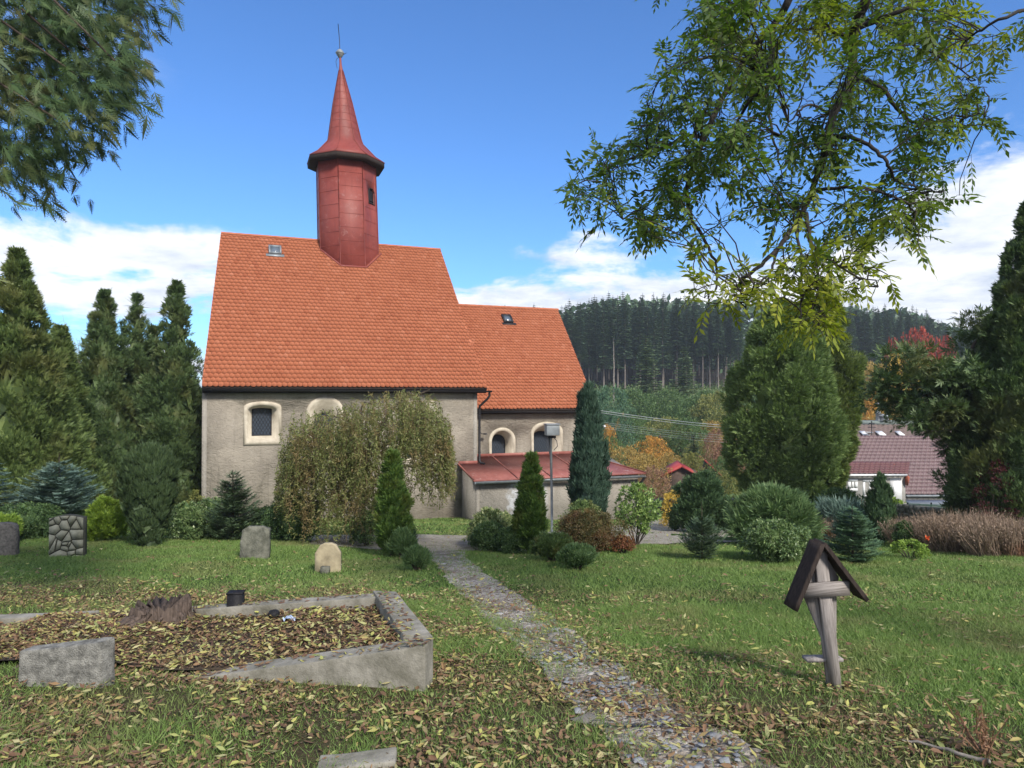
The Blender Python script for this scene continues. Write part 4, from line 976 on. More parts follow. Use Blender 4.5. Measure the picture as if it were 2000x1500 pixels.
mb.raw(*rhombi(np.tile([.26, -.1, .42], (22, 1)) + rg.normal(0, .012, (22, 3)), rand_dir(rg, 22), rand_dir(rg, 22), np.full(22, .05), np.full(22, .035)))
mb.build('flower', solid('orange_petal', (.75, .16, .05), (.6, .1, .03), .6, 20), az)
plant('lime_shrub', 1748, 27, 975, 42, 'lime yellow shrub by the white door of the house', 'shrub', lf(90, prof_dome, 50, 30, .2, .1, .5), F_['limeleaf'], st)
plant('purple_shrub', 1945, 16.8, 900, 90, 'dark reddish purple leaved shrub inside the right thuja group', 'shrub', lf(91, prof_egg, 80, 36, .14, .07, .5), foliage('purple_leaves', [(.05, .018, .02), (.08, .024, .026), (.11, .035, .035)], gain=1.1), st)
# dry flowering grasses and heath on the right bank
for (px, d, top, w_, dens, lab, mt) in ((1800, 16.6, 1002, 110, 900, 'rusty dry grass clump at the left end of the bank', 'hay'), (1880, 15.6, 990, 140, 1500, 'tall pinkish dry grass in the middle of the bank', 'hay'), (1960, 14.6, 1000, 130, 1500, 'grey brown twiggy grass at the right border of the bank', 'hay'), (1870, 17.5, 1000, 150, 900, 'pale dry grass rising behind the bank toward the green net fence', 'hay'), (1600, 18.0, 1005, 70, 500, 'reddish dry plants under the big arborvitae', 'hay'), (1605, 19.5, 985, 50, 300, 'rust brown dead stems left of the feathery shrub', 'hay')):
    p = GD(px, d); H = Z(top, d) - p[2]; W = w_ * d / FPX; rt = empty('dry_grass', p, 0, lab, 'grass clump')
    rg = np.random.default_rng(px); n = dens; a = rg.uniform(0, 2 * pi, n); r = np.sqrt(rg.uniform(0, 1, n)) * W / 2
    P = np.stack([r * np.cos(a), r * np.sin(a) * .6, np.full(n, -.05)], 1); P[:, 2] += gz(p[0] + P[:, 0], p[1] + P[:, 1]) - p[2]
    D = nrm(np.stack([P[:, 0] * .5 / W + rg.normal(-.1, .28, n), rg.normal(0, .2, n), np.ones(n)], 1)); L = H * rg.uniform(.5, 1.1, n)
    mb = MB(); mb.raw(*rhombi(P, D, perp(D, rg), L, np.full(n, .011) * (1 + rg.uniform(0, 1, n))))
    k = 7; Q = np.repeat(P + D * (L * .75)[:, None], k, 0) + rg.normal(0, .06, (n * k, 3)); DD = nrm(np.repeat(D, k, 0) + rg.normal(0, .5, (n * k, 3)))
    mb.raw(*rhombi(Q, DD, perp(DD, rg), rg.uniform(.03, .08, n * k), np.full(n * k, .012)))
    mb.build('stalks', F_[mt], rt)
    lfm = leaf_mesh(px + 1, H * .55, W * .9, prof_dome, 60, 40, W * .12, .05, .4, Wy=W * .6); lfm.build('foliage', F_['bronze'] if px != 1960 else F_['hay'], rt)

# --- corkscrew willow in front of the nave
pw = GD(704, 16.0); wl = empty('corkscrew_willow', pw, 0, 'small weeping corkscrew willow with olive and brown curly foliage before the church wall', 'willow tree')
rg = np.random.default_rng(101); WS = 16.0 / FPX
def wpt(px, py, dy=0.): return np.array([X(px, 16.0) - pw[0], dy, Z(py, 16.0) - pw[2]])
tr = MB(); tr.tube([(0, 0, -.2), (.05, 0, .5), wpt(712, 960), wpt(716, 900)], [.065, .055, .05, .045], 8); tr.build('trunk', M['bark'], wl)
limbs = []
for k, (pxs) in enumerate((((716, 905), (690, 850), (655, 815), (632, 800)), ((716, 905), (735, 840), (760, 800), (800, 790)), ((712, 930), (700, 840), (720, 790), (740, 775)),
                           ((716, 905), (780, 850), (830, 820), (862, 825)), ((712, 940), (650, 880), (610, 850), (590, 850)), ((716, 905), (740, 830), (790, 770), (830, 762)), ((712, 930), (700, 870), (690, 900), (660, 930)))):
    for rep in range(2):
        P = np.array([wpt(*q) for q in pxs]); P[:, 1] += np.linspace(0, 1, 4) * rg.uniform(-1.0, 1.0)
        t = np.linspace(0, 3, 16); Q = np.stack([np.interp(t, range(4), P[:, c]) for c in range(3)], 1)
        Q[1:] += (np.stack([np.sin(t * 5 + k), np.cos(t * 6 + k), np.sin(t * 4.3)], 1) * .07)[1:]; limbs.append(Q)
lm = MB()
for Q in limbs: lm.tube(Q, np.linspace(.03, .009, 16), 5)
lm.build('limbs', M['bark'], wl)
Ltop = lambda px: np.interp(px, [548, 575, 600, 640, 665, 700, 740, 790, 830, 850, 872, 890], [890, 822, 795, 792, 790, 775, 760, 752, 757, 775, 815, 880])
Lbot = lambda px: np.interp(px, [548, 565, 600, 650, 700, 740, 790, 840, 875, 890], [960, 985, 1035, 1062, 1066, 1040, 1020, 985, 955, 925])
LP = []; LD = []; TW = MB()
for i in range(1750):
    px = rg.uniform(560, 880) if rg.uniform() > .5 else 722 + np.clip(rg.normal(0, .5), -1, 1) * 150; f = rg.uniform(0, 1) ** 1.35; y0 = Ltop(px) + (Lbot(px) - Ltop(px)) * f * .70 + 6; L = rg.uniform(.45, 1.35) * (1.1 - f * .4)
    L = min(L, (Lbot(px) + 8 - y0) * WS)
    if L < .12 or noise3(np.array([[px / 26., y0 / 34., 0]]), 1., 78)[0] > .44: continue
    y0 += abs(rg.normal(0, 7))
    halfy = 1.45 * sqrt(max(.05, 1 - ((px - 720) / 172) ** 2)); dy = rg.uniform(-1, 1) * halfy
    s0 = wpt(px, y0, dy); m = max(5, int(L / .035)); t = np.arange(m) * .035; ph = rg.uniform(0, 6.28); cu = rg.uniform(.02, .055); fr = rg.uniform(9, 19)
    lift = .22 * np.exp(-t * 4)
    Q = s0 + np.stack([cu * np.sin(fr * t + ph) + (s0[0] * .04 / 1.5) * t, cu * np.cos(fr * t + ph), -t + .05 * np.sin(fr * 1.3 * t)], 1)
    out = nrm(np.array([s0[0] + 1e-3, dy, 0])); Q[:, :2] += out[:2] * (.06 * (1 - np.exp(-t * 5)))[:, None]
    if i % 2 == 0: TW.tube(Q[::2] if m > 8 else Q, .0045, 3, False)
    d0 = nrm(np.gradient(Q, axis=0)); r2 = rand_dir(rg, m) * .8; LP += [Q, Q + rg.normal(0, .016, Q.shape)]; LD += [nrm(d0 * .6 + r2), nrm(d0 * .6 - r2)]
LP = np.concatenate(LP); LD = np.concatenate(LD); L = rg.uniform(.045, .095, len(LP))
TW.build('hanging_twigs', solid('willow_twig', (.17, .12, .06), (.10, .075, .04), .8, 8), wl)
mb = MB(); mb.raw(*rhombi(LP, LD, perp(LD, rg), L, L * .30)); mb.build('foliage', F_['willow'], wl)

# ------------------------------------------------------------------ overhanging thuja, top left
ot = empty('overhanging_thuja', (-6.6, 2.6, float(gz(-6.6, 2.6))), 0, 'near thuja with drooping scaly boughs hanging into the top left corner', 'tree')
O = np.array(ot.location); trunk_mesh(9.5, .24, seed=9).build('trunk', M['bark'], ot)
def spray(k=7):
    """one flat scaly spray, unit length, in the xz plane: axis with side twigs and their twiglets"""
    P = []; D = []; L = []
    for i in range(k):
        u = (i + .4) / k
        for sg in (-1, 1):
            a = .75 - .25 * u; d = np.array([cos(a), sin(a) * sg, 0]); ln = .46 * (1 - u * .75)
            p = np.array([u, 0, 0]); P.append(p); D.append(d); L.append(ln)
            for j in range(2 if u < .65 else 1):
                for s2 in (-1, 1):
                    b = a * sg + s2 * .6; q = p + d * ln * (.35 + .33 * j); P.append(q); D.append(np.array([cos(b), sin(b), 0])); L.append(ln * .42)
    P.append(np.zeros(3)); D.append(np.array([1., 0, 0])); L.append(1.12)
    return np.array(P), np.array(D), np.array(L)
sp, sdr, sln = spray()
env = [(-260, -200), (318, -200), (322, 20), (298, 110), (288, 175), (250, 235), (195, 275), (200, 330), (150, 335), (120, 380), (85, 398), (55, 345), (0, 372), (-260, 420)]
def inside(px, py, poly):
    c = False; n = len(poly)
    for i in range(n):
        x1, y1 = poly[i]; x2, y2 = poly[(i + 1) % n]
        if (y1 > py) != (y2 > py) and px < (x2 - x1) * (py - y1) / (y2 - y1) + x1: c = not c
    return c
rg = np.random.default_rng(111); cen = []
while len(cen) < 900:
    px, py = rg.uniform(-260, 322), rg.uniform(-200, 410)
    if not inside(px + 24, py + 20, env): continue
    hol = noise3(np.array([[px, py, 0]]) / 30., .7, 5)[0]
    if hol > .42: continue
    d = rg.uniform(4.6, 7.2); v = ray(px, py); c = np.array([0, 0, EYE]) + v / v[1] * d; cen.append(c)
cen = np.array(cen)
bm_ = MB()
for i in range(44):
    e = cen[rg.integers(len(cen))]; s0 = O + np.array([0, 0, rg.uniform(3.5, 8.5)]); t = np.linspace(0, 1, 8)[:, None]
    q = s0 + (e - s0) * t; q[:, 2] += (np.sin(t[:, 0] * pi) * .5); bm_.tube(q - O, np.linspace(.035, .006, 8), 5)
bm_.build('bough', M['bark'], ot)
VV = []; 
nsp = 7; Cc = np.repeat(cen, nsp, 0) + rg.normal(0, .10, (len(cen) * nsp, 3))
Dd = nrm(np.array([.55, -.15, -.75]) + rg.normal(0, .42, Cc.shape)); Nx = nrm(np.cross(Dd, np.cross(np.array([.1, -1., .5]) + rg.normal(0, .55, Cc.shape), Dd))); Sx = np.cross(Dd, Nx)
Ls_ = rg.uniform(.09, .20, len(Cc))
P = Cc[:, None] + (Dd[:, None] * sp[None, :, :1] + Sx[:, None] * sp[None, :, 1:2]) * Ls_[:, None, None]
D = Dd[:, None] * sdr[None, :, :1] + Sx[:, None] * sdr[None, :, 1:2]
Nn = np.broadcast_to(Nx[:, None], P.shape); L = Ls_[:, None] * sln[None]
P = P.reshape(-1, 3); D = nrm(D.reshape(-1, 3) + rg.normal(0, .06, P.shape)); Nn = Nn.reshape(-1, 3); L = L.ravel()
mb = MB(); mb.raw(*rhombi(P - O, D, nrm(Nn), L, np.maximum(L * .13, .0032))); mb.build('crown', F_['thuja_near'], ot)
bl = MB(); q = cen[rg.integers(0, len(cen), 30)] + rg.normal(0, .1, (30, 3)) - [0, .35, 0]; dd = rand_dir(rg, 30)
bl.raw(*rhombi(q - O, dd, perp(dd, rg), rg.uniform(.06, .12, 30), rg.uniform(.03, .06, 30))); bl.build('caught_leaves', F_['slope_orange'], ot)

# ------------------------------------------------------------------ overhanging ash, top right
at = empty('ash_tree', (7.6, 1.2, float(gz(7.6, 1.2))), 0, 'ash tree whose leafy branches hang down over the top right of the view', 'tree')
O = np.array(at.location); trunk_mesh(9.0, .38, seed=4).build('trunk', M['ashbark'], at)
def at3(px, py, d): v = ray(px, py); return np.array([0, 0, EYE]) + v / v[1] * d
z2 = lambda a, b: (1050 + a * .475, b * .475)
main = [
 ([(1100, -260), (1040, 0), (960, 120), (850, 250), (740, 430), (690, 560), (610, 760), (620, 880), (700, 1010), (740, 1100), (735, 1190)], 7.2, .042),
 ([(965, 120), (960, 260), (930, 345), (850, 450), (800, 545), (760, 720)], 7.0, .03),
 ([(940, 350), (955, 500), (985, 640), (1010, 720)], 6.9, .018),
 ([(1390, -260), (1350, 0), (1290, 150), (1300, 340), (1210, 470), (1195, 600), (1150, 700), (1130, 800), (1060, 930), (980, 1030), (880, 1120), (800, 1200)], 6.6, .052),
 ([(1205, 560), (1330, 570), (1430, 650), (1460, 740), (1560, 770), (1660, 790)], 6.5, .022),
 ([(1300, 320), (1400, 340), (1480, 450), (1560, 520), (1700, 480), (1840, 470)], 6.9, .025),
 ([(1105, 880), (1120, 1000), (1180, 1060), (1300, 1130), (1400, 1180)], 6.2, .02),
 ([(1150, 780), (1300, 765), (1420, 790), (1560, 850), (1520, 950)], 6.4, .018),
 ([(690, 570), (620, 550), (500, 620), (350, 660), (240, 720), (130, 770)], 7.4, .022),
 ([(640, 700), (540, 760), (420, 790), (330, 860)], 7.5, .018),
 ([(980, 1035), (960, 1120), (860, 1200), (850, 1300)], 6.1, .014),
 ([(1060, 940), (1090, 1100), (1080, 1250), (1080, 1360)], 5.9, .014),
 ([(1140, 1040), (1160, 1160), (1120, 1300), (1180, 1380)], 6.0, .012),
 ([(860, 250), (720, 230), (600, 260), (500, 330)], 7.8, .022),
 ([(1290, 160), (1180, 110), (1060, 130), (900, 60)], 7.0, .022),
 ([(1310, 120), (1450, 60), (1560, 20), (1660, -60)], 6.9, .03),
 ([(740, 430), (620, 420), (520, 470), (450, 520)], 7.6, .018),
 ([(1400, 100), (1520, 180), (1680, 240), (1800, 330)], 7.1, .02),
 ([(1210, 470), (1120, 420), (1050, 480), (1000, 560)], 6.8, .016),
 ([(2300, -150), (2100, 0), (1950, 60), (1800, 130), (1740, 200)], 6.0, .022),
 ([(620, 880), (560, 900), (470, 900), (350, 900)], 7.3, .012),
 ([(700, 1010), (640, 1040), (640, 1200), (700, 1230)], 7.0, .008),
]
brm = MB(); nodes = []; rg = np.random.default_rng(121)
for pts, d, r in main:
    P = np.array([at3(*z2(a, b), d + .35 * sin(i * 1.3 + r * 90)) for i, (a, b) in enumerate(pts)]); n = len(P)
    t = np.linspace(0, n - 1, (n - 1) * 6 + 1); Q = np.stack([np.interp(t, range(n), P[:, c]) for c in range(3)], 1)
    for c in range(3): Q[2:-2, c] = np.convolve(Q[:, c], np.ones(5) / 5, 'valid')
    Q += rg.normal(0, .006, Q.shape)
    brm.tube(Q - O, r * np.linspace(1, .25, len(Q)), 7); nodes.append(Q)
# limbs that carry the two main branches back to the trunk
for P in (nodes[0][0], nodes[3][0], nodes[19][0]):
    s0 = O + np.array([0, 0, 7.8]); t = np.linspace(0, 1, 10)[:, None]; q = s0 + (P - s0) * t; q[:, 2] += np.sin(t[:, 0] * pi) * .9
    brm.tube(q - O, np.linspace(.16, .06, 10), 8)
NO = np.concatenate(nodes)
env = [z2(*q) for q in [(450, -60), (560, 20), (650, 60), (560, 150), (440, 220), (440, 320), (450, 420), (370, 500), (350, 570), (240, 590), (240, 660), (160, 670), (90, 800), (180, 900), (300, 950), (400, 940), (480, 970), (560, 930), (640, 1000), (720, 960), (860, 880), (960, 870), (1010, 960), (960, 1060), (870, 1060), (800, 1140), (700, 1190), (620, 1200), (700, 1290), (800, 1330), (940, 1370), (1040, 1430), (1180, 1440), (1210, 1380), (1190, 1300), (1290, 1250), (1390, 1230), (1460, 1180), (1380, 1150), (1290, 1100), (1380, 1050), (1480, 1010), (1590, 1060), (1600, 1000), (1520, 940), (1620, 860), (1730, 800), (1660, 740), (1580, 700), (1640, 640), (1690, 560), (1800, 550), (1880, 500), (1840, 420), (1780, 400), (1860, 330), (1780, 290), (1720, 200), (1770, 60), (1800, -60)]]
env2 = [z2(*q) for q in [(1730, 220), (1760, 130), (1880, 70), (2010, -40), (2100, 60), (1990, 150), (1900, 200)]]
tips = []; k = 0
gaps = [((1000, 1110), 0)]
while len(tips) < 430 and k < 60000:
    k += 1; a, b = rg.uniform(1080, 2050), rg.uniform(-60, 690)
    if not (inside(a, b, env) or inside(a, b, env2)): continue
    if b < 480 and noise3(np.array([[a, b, 0]]) / 42., .75, 8)[0] > .38: continue
    if 1480 < a < 1560 and 430 < b < 510: continue
    if b > 625 and not 1490 < a < 1625: continue
    if b > 500 and rg.uniform() > .85: continue
    b = b - (22 if b > 520 else 0)
    d = rg.uniform(5.7, 8.2) if b < 480 else rg.uniform(5.4, 6.8); tips.append((at3(a, b, d), b))
LP = []; LD = []; LN = []; LL = []
def ashleaf(base, dirn, size):
    """pinnate leaf: leaflets in pairs along a drooping stalk"""
    d = nrm(dirn); side = nrm(np.cross(d, [0, 0, 1.]) + rg.normal(0, .25, 3)); up = np.cross(side, d); n = 5
    for i in range(n):
        u = .3 + .7 * i / (n - 1); p = base + d * size * u + np.array([0, 0, -.22 * size * u * u])
        if i == n - 1: LP.append(p); LD.append(nrm(d + [0, 0, -.4])); LN.append(up); LL.append(size * .36); continue
        for sg in (-1, 1):
            LP.append(p); LD.append(nrm(d * .62 + side * sg * .8 + np.array([0, 0, -.32]) + rg.normal(0, .12, 3))); LN.append(nrm(up + rg.normal(0, .35, 3))); LL.append(size * .36 * rg.uniform(.8, 1.15))
    STK.append((base, base + d * size + np.array([0, 0, -.22 * size])))
STK = []
for e, b in tips:
    j = int(np.argmin(((NO - e) ** 2).sum(1))); s0 = NO[j]; Ld = np.linalg.norm(e - s0)
    t = np.linspace(0, 1, 6)[:, None]; q = s0 + (e - s0) * t; q[:, 2] += np.sin(t[:, 0] * pi) * .08 * Ld; q[1:] += rg.normal(0, .02, (5, 3))
    brm.tube(q - O, np.linspace(.008, .0035, 6), 4)
    nl = rg.integers(5, 9)
    for i in range(nl):
        u = rg.uniform(.45, 1.); bp = s0 + (e - s0) * u if i > 1 else e
        dirn = (e - s0) / (Ld + .2) * .5 + rand_dir(rg, 1)[0] * .9 + np.array([0, 0, -.15]); ashleaf(bp, dirn, rg.uniform(.16, .27))
for a, b in STK: brm.tube(np.array([a, (a + b) / 2 + [0, 0, .01], b]) - O, .0022, 3, False)
brm.build('branch', M['ashbark'], at)
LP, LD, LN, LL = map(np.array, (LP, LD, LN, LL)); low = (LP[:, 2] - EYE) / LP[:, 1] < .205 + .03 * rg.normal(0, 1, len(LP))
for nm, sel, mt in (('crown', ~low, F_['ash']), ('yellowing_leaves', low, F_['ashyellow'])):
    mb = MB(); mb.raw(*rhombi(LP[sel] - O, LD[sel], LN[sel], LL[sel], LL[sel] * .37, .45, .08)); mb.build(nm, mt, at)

# ------------------------------------------------------------------ graves, stones and small things on the near ground
def roughen(mb_obj, amp, sc, seed, sub=2, bevel=.0):
    """subdivides a block and displaces it so that it reads as worn stone"""
    import bmesh
    me = mb_obj.data; b = bmesh.new(); b.from_mesh(me)
    if bevel: bmesh.ops.bevel(b, geom=b.edges[:], offset=bevel, segments=2, affect='EDGES', profile=.6)
    for _ in range(sub): bmesh.ops.subdivide_edges(b, edges=b.edges[:], cuts=1, use_grid_fill=True)
    b.normal_update(); co = np.array([v.co[:] for v in b.verts]); nv = np.array([v.normal[:] for v in b.verts])
    nz = noise3(co * sc, 1., seed) + .5 * noise3(co * sc * 2.7, 1., seed + 1)
    for v, c in zip(b.verts, co + nv * (nz * amp)[:, None]): v.co = c
    b.to_mesh(me); b.free(); return mb_obj
def headstone(px, pyb, pyt, wpx_, outline, th, label, mat, rz=0., amp=.006, tilt=0., sub=3, d=None):
    p = G(px, pyb) if d is None else GD(px, d); d = p[1]; h = Z(pyt, d) - p[2]; w = wpx_ * d / FPX
    root = empty('gravestone', p, rz, label, 'gravestone', 'old headstones on the left lawn'); root.rotation_euler = (tilt, 0, rz)
    mb = MB(); pts = [(a * w / 2, -.25 if b <= 0 else b * h) for a, b in outline]
    mb.prism(pts, -th / 2, th / 2, axis=1); o = mb.build('slab', mat, root)
    # triangulated faces take the roughening evenly
    import bmesh
    b = bmesh.new(); b.from_mesh(o.data)
    bmesh.ops.triangulate(b, faces=[f for f in b.faces if len(f.verts) > 4]); 
    for _ in range(sub): bmesh.ops.subdivide_edges(b, edges=[e for e in b.edges if e.calc_length() > .05], cuts=1)
    bmesh.ops.triangulate(b, faces=b.faces[:]); b.normal_update()
    co = np.array([v.co[:] for v in b.verts]); nv = np.array([v.normal[:] for v in b.verts]); nz = noise3(co * 14, 1, int(px)) + .6 * noise3(co * 40, 1, int(px) + 3)
    for v, c in zip(b.verts, co + nv * (nz * amp)[:, None]): v.co = c
    b.to_mesh(o.data); b.free(); return root, w, h, p
arc = lambda x0, x1, y0, y1, n=8: [(x1 + (x0 - x1) * i / n, y0 + (y1 - y0) * sin(pi * i / n)) for i in range(n + 1)]
M['wire'] = solid('wire', (.30, .32, .33), (.24, .26, .27), .5, 3, 0)
M['pinkgranite'] = solid('pitted_granite', (.235, .215, .195), (.085, .08, .078), .95, 22, .9, .02, det=9)
headstone(6, 1084, 1021, 50, [(-1, 0), (1, 0), (1, .72), (.93, .88), (.78, .97), (.4, 1), (-1, 1)], .16, 'pitted granite headstone cut by the left edge of the photo', M['pinkgranite'], .18, .007)
M['flag'] = solid('flagstone', (.36, .35, .27), (.23, .225, .165), .9, 7, .6, .01, det=8)
r_, w_, h_, p_ = headstone(133, 1087, 1005, 62, [(-1, 0), (1, 0), (1, .93)] + arc(-1, 1, .93, 1.0)[1:-1] + [(-1, .93)], .14, 'headstone of fitted flagstone pieces with dark joints', solid('joint_mortar', (.085, .082, .06), (.05, .048, .036), .9, 20), .12, .001, sub=2)
def clip_poly(poly, a, b, c):
    out = []; n = len(poly)
    for i in range(n):
        p, q = poly[i], poly[(i + 1) % n]; fp = a * p[0] + b * p[1] - c; fq = a * q[0] + b * q[1] - c
        if fp <= 0: out.append(p)
        if fp * fq < 0: t = fp / (fp - fq); out.append((p[0] + (q[0] - p[0]) * t, p[1] + (q[1] - p[1]) * t))
    return out
rg = np.random.default_rng(5); seeds = [(rg.uniform(-.5, .5) * w_, rg.uniform(0.02, 1) * h_) for _ in range(26)]
mb = MB()
for i, s_ in enumerate(seeds):                           # irregular stones set proud of the joints
    poly = [(-w_ * .495, .0), (w_ * .495, .0), (w_ * .495, h_ * .93), (w_ * .2, h_ * .985), (-w_ * .2, h_ * .985), (-w_ * .495, h_ * .93)]
    for j, t_ in enumerate(seeds):
        if i == j: continue
        a, b = t_[0] - s_[0], t_[1] - s_[1]; L_ = math.hypot(a, b); poly = clip_poly(poly, a / L_, b / L_, (a * (s_[0] + t_[0]) + b * (s_[1] + t_[1])) / 2 / L_ - .011)
        if len(poly) < 3: break
    if len(poly) >= 3: mb.prism(poly, -.07 - rg.uniform(.016, .028), -.066, axis=1)
mb.build('flagstone_facing', M['flag'], r_)
headstone(499, 1090, 1027, 54, [(-1, 0), (.95, 0), (1, .5), (.96, .9), (.5, 1.0), (-.5, .99), (-.88, .9), (-.98, .5)], .15, 'dark rough hewn headstone with rounded corners in front of the evergreen bush', M['rough_stone'], .1, .014)
r_, w_, h_, p_ = headstone(641, 1117, 1060, 49, [(-1, 0), (1, 0), (1, .66), (.62, .93), (.25, 1), (-.25, 1), (-.62, .93), (-1, .66)], .10, 'small pale sandstone headstone with a cut pointed top', M['pale_stone'], .08, .002)
mb = MB(); mb.box((0, -.17, .06), (.13, .12, .13), jit=.004, rng=rg); o = tag(mb.build('grave_box', M['rough_stone']), 'little stone box at the foot of the pale pointed headstone', 'box'); o.location = p_

# kerb border of the large grave, sunk to the left
A = np.array([X(831, 5.1), 5.1]); zA = Z(1262, 5.1); Bp = np.array([X(775, 6.66), 6.66]); zB = Z(1155, 6.66)
dl = nrm(np.array([-1.84, .30])); KW = .215
gk = empty('grave_kerb', (A[0], A[1], float(gz(*A))), 0, 'large sunken concrete grave border filled with leaf litter', 'grave border'); gk_o = np.array(gk.location)
def kerb_bar(P, Q, zP, zQ, inn, drop=.5, tp=KW, nseg=1):
    """bar from P to Q (outer top edge), width toward inn"""
    P = np.array(P); Q = np.array(Q); inn = np.array(inn); V = []
    for pt, z in ((P, zP), (Q, zQ)):
        for o_, zz in ((pt, z), (pt + inn * tp, z), (pt + inn * tp, z - drop), (pt, z - drop)): V.append((o_[0], o_[1], zz))
    mb = MB(); mb.raw(V, [[3, 2, 1, 0], [4, 5, 6, 7], [0, 1, 5, 4], [1, 2, 6, 5], [2, 3, 7, 6], [3, 0, 4, 7]])
    mb.V = [v - gk_o for v in mb.V]; return mb
e = nrm(Bp - A); sA = -.192; sB = -.112
nin = np.array([-dl[1], dl[0]]); nin = nin if nin[1] > 0 else -nin
o = kerb_bar(A, A + dl * 2.35, zA, zA + sA * 2.35, nin, .55).build('kerb_side', M['concrete'], gk); roughen(o, .003, 9, 1, 3, .012)
o = kerb_bar(A + nin * KW * 1.0 + e * .0, Bp - nin * .0, zA - .002, zB, np.array([-e[1], e[0]]) if False else dl, .55, .23).build('kerb_end', M['concrete'], gk); roughen(o, .003, 9, 2, 3, .012)
o = kerb_bar(Bp + dl * .01, Bp + dl * 2.2, zB - .002, zB + sB * 2.2, -nin, .45, .16).build('kerb_side', M['concrete'], gk); roughen(o, .003, 9, 3, 3, .012)
o = kerb_bar(Bp + dl * 3.1, Bp + dl * 4.35, Z(1189, 7.2), Z(1201, 7.35), -nin, .4, .16).build('kerb_side', M['concrete'], gk); roughen(o, .005, 9, 4, 3, .012)
def in_bed(x, y):
    """inside the kerb, and the height of its fill"""
    rel = np.stack([np.asarray(x) - A[0], np.asarray(y) - A[1]], -1); Mx = np.linalg.inv(np.stack([dl, e], 1)); uv = rel @ Mx.T
    u, v = uv[..., 0], uv[..., 1]; Lk = np.linalg.norm(Bp - A)
    ins = (u > .05) & (u < 4.3) & (v > .14) & (v < Lk - .02)
    zk = (zA + sA * u) * (1 - v / Lk) + (zB + sB * u) * (v / Lk)
    m = np.exp(-((u - 3.0) ** 2 / .7 + (v - 1.0) ** 2 / .6)) * .20 + .04 * np.sin(u * 5) * np.sin(v * 4)
    g = gz(x, y) + .03
    return ins, np.maximum(zk - .075 + m * .6, g + m)
u_, v_ = np.meshgrid(np.linspace(.1, 4.25, 60), np.linspace(.12, np.linalg.norm(Bp - A), 30)); xy = A + u_[..., None] * dl + v_[..., None] * e
zz = in_bed(xy[..., 0], xy[..., 1])[1]; I = (np.arange(29)[:, None] * 60 + np.arange(59)[None]).ravel()
mb = MB(); mb.raw(np.concatenate([xy, zz[..., None]], -1).reshape(-1, 3) - gk_o, np.stack([I + 1, I, I + 60, I + 61], 1))
M['soil'] = solid('leaf_mould', (.10, .07, .045), (.035, .026, .018), 1., 14, .9, .03, det=9); mb.build('soil_fill', M['soil'], gk, smooth=True)
# granite block at the left
p = G(118, 1343); p[2] -= .02; d = p[1]; s_ = d / FPX
gb = MB(); hw = 84 * s_; ht = 92 * s_
V = [(-hw, 0, -.2), (hw * .94, 0, -.2), (hw * 1.03, .13, -.2), (-hw, .15, -.2), (-hw, .02, ht * .78), (hw * .93, .01, ht), (hw * 1.02, .13, ht * 1.0), (-hw * .95, .15, ht * .80)]
gb.raw(V, [[3, 2, 1, 0], [4, 5, 6, 7], [0, 1, 5, 4], [1, 2, 6, 5], [2, 3, 7, 6], [3, 0, 4, 7]])
o = gb.build('granite_block', M['granite'], loc=p); roughen(o, .007, 10, 7, 4, .015); tag(o, 'heavy lichen spotted granite block lying left of the sunken grave border', 'stone block')
# another sliver of kerb at the bottom edge
p = G(700, 1492); mb = MB(); mb.box((0, 0, -.06), (.42, .16, .2)); o = mb.build('kerb_stone', M['concrete'], loc=p + np.array([.0, -.02, 0])); o.rotation_euler = (0, -.05, .12); roughen(o, .004, 9, 8, 3, .01); tag(o, 'pale kerb stone buried in leaves at the bottom edge of the photo', 'kerb stone')
# stump
p = G(318, 1200); d = 6.75; p = GD(318, d); p[2] = float(in_bed(p[0], p[1])[1]) - .05; sp_ = empty('tree_stump', p, 0, 'splintered rotting tree stump with exposed roots at the back of the grave', 'stump')
rg = np.random.default_rng(44); nS = 64; V = []; lev = [(-.15, 1.35), (0, 1.2), (.07, 1.02), (.15, .94), (.22, .92)]
fl_ = noise3(np.array([[cos(a) * 2.2, sin(a) * 2.2, 0] for a in np.linspace(0, 2 * pi, nS, False)]), 1.2, 3)
for z, k in lev:
    for i in range(nS):
        a = 2 * pi * i / nS; r = (.26 + .07 * fl_[i] + .022 * (i % 2)) * k * rg.uniform(.95, 1.05); top_ = z + (rg.uniform(-.05, .07) + .06 * fl_[i] + .05 * cos(a) if z > .2 else 0)
        V.append((r * cos(a) * 1.15, r * sin(a) * .85, top_))
F = [[i * nS + k, i * nS + (k + 1) % nS, (i + 1) * nS + (k + 1) % nS, (i + 1) * nS + k] for i in range(4) for k in range(nS)]
c0 = len(V); V.append((0, 0, .10)); F += [[4 * nS + k, 4 * nS + (k + 1) % nS, c0] for k in range(nS)]
M['rotwood'] = weathered_wood('rotten_wood', (.125, .095, .08), (.03, .023, .019))
mb = MB(); mb.raw(V, F)
for i in range(90):
    a = rg.uniform(0, 2 * pi); r = .27 + .04 * rg.normal(); zz_ = rg.uniform(-.02, .14); L_ = rg.uniform(.04, .13); mb.tube([(r * cos(a) * 1.2, r * sin(a) * .9, zz_), (r * cos(a) * 1.13, r * sin(a) * .84, zz_ + L_ * .5), (r * cos(a) * 1.12 + rg.normal(0, .012), r * sin(a) * .84, zz_ + L_)], [rg.uniform(.006, .014), .008, .002], 4)
mb.build('stump_wood', M['rotwood'], sp_)
mb = MB()
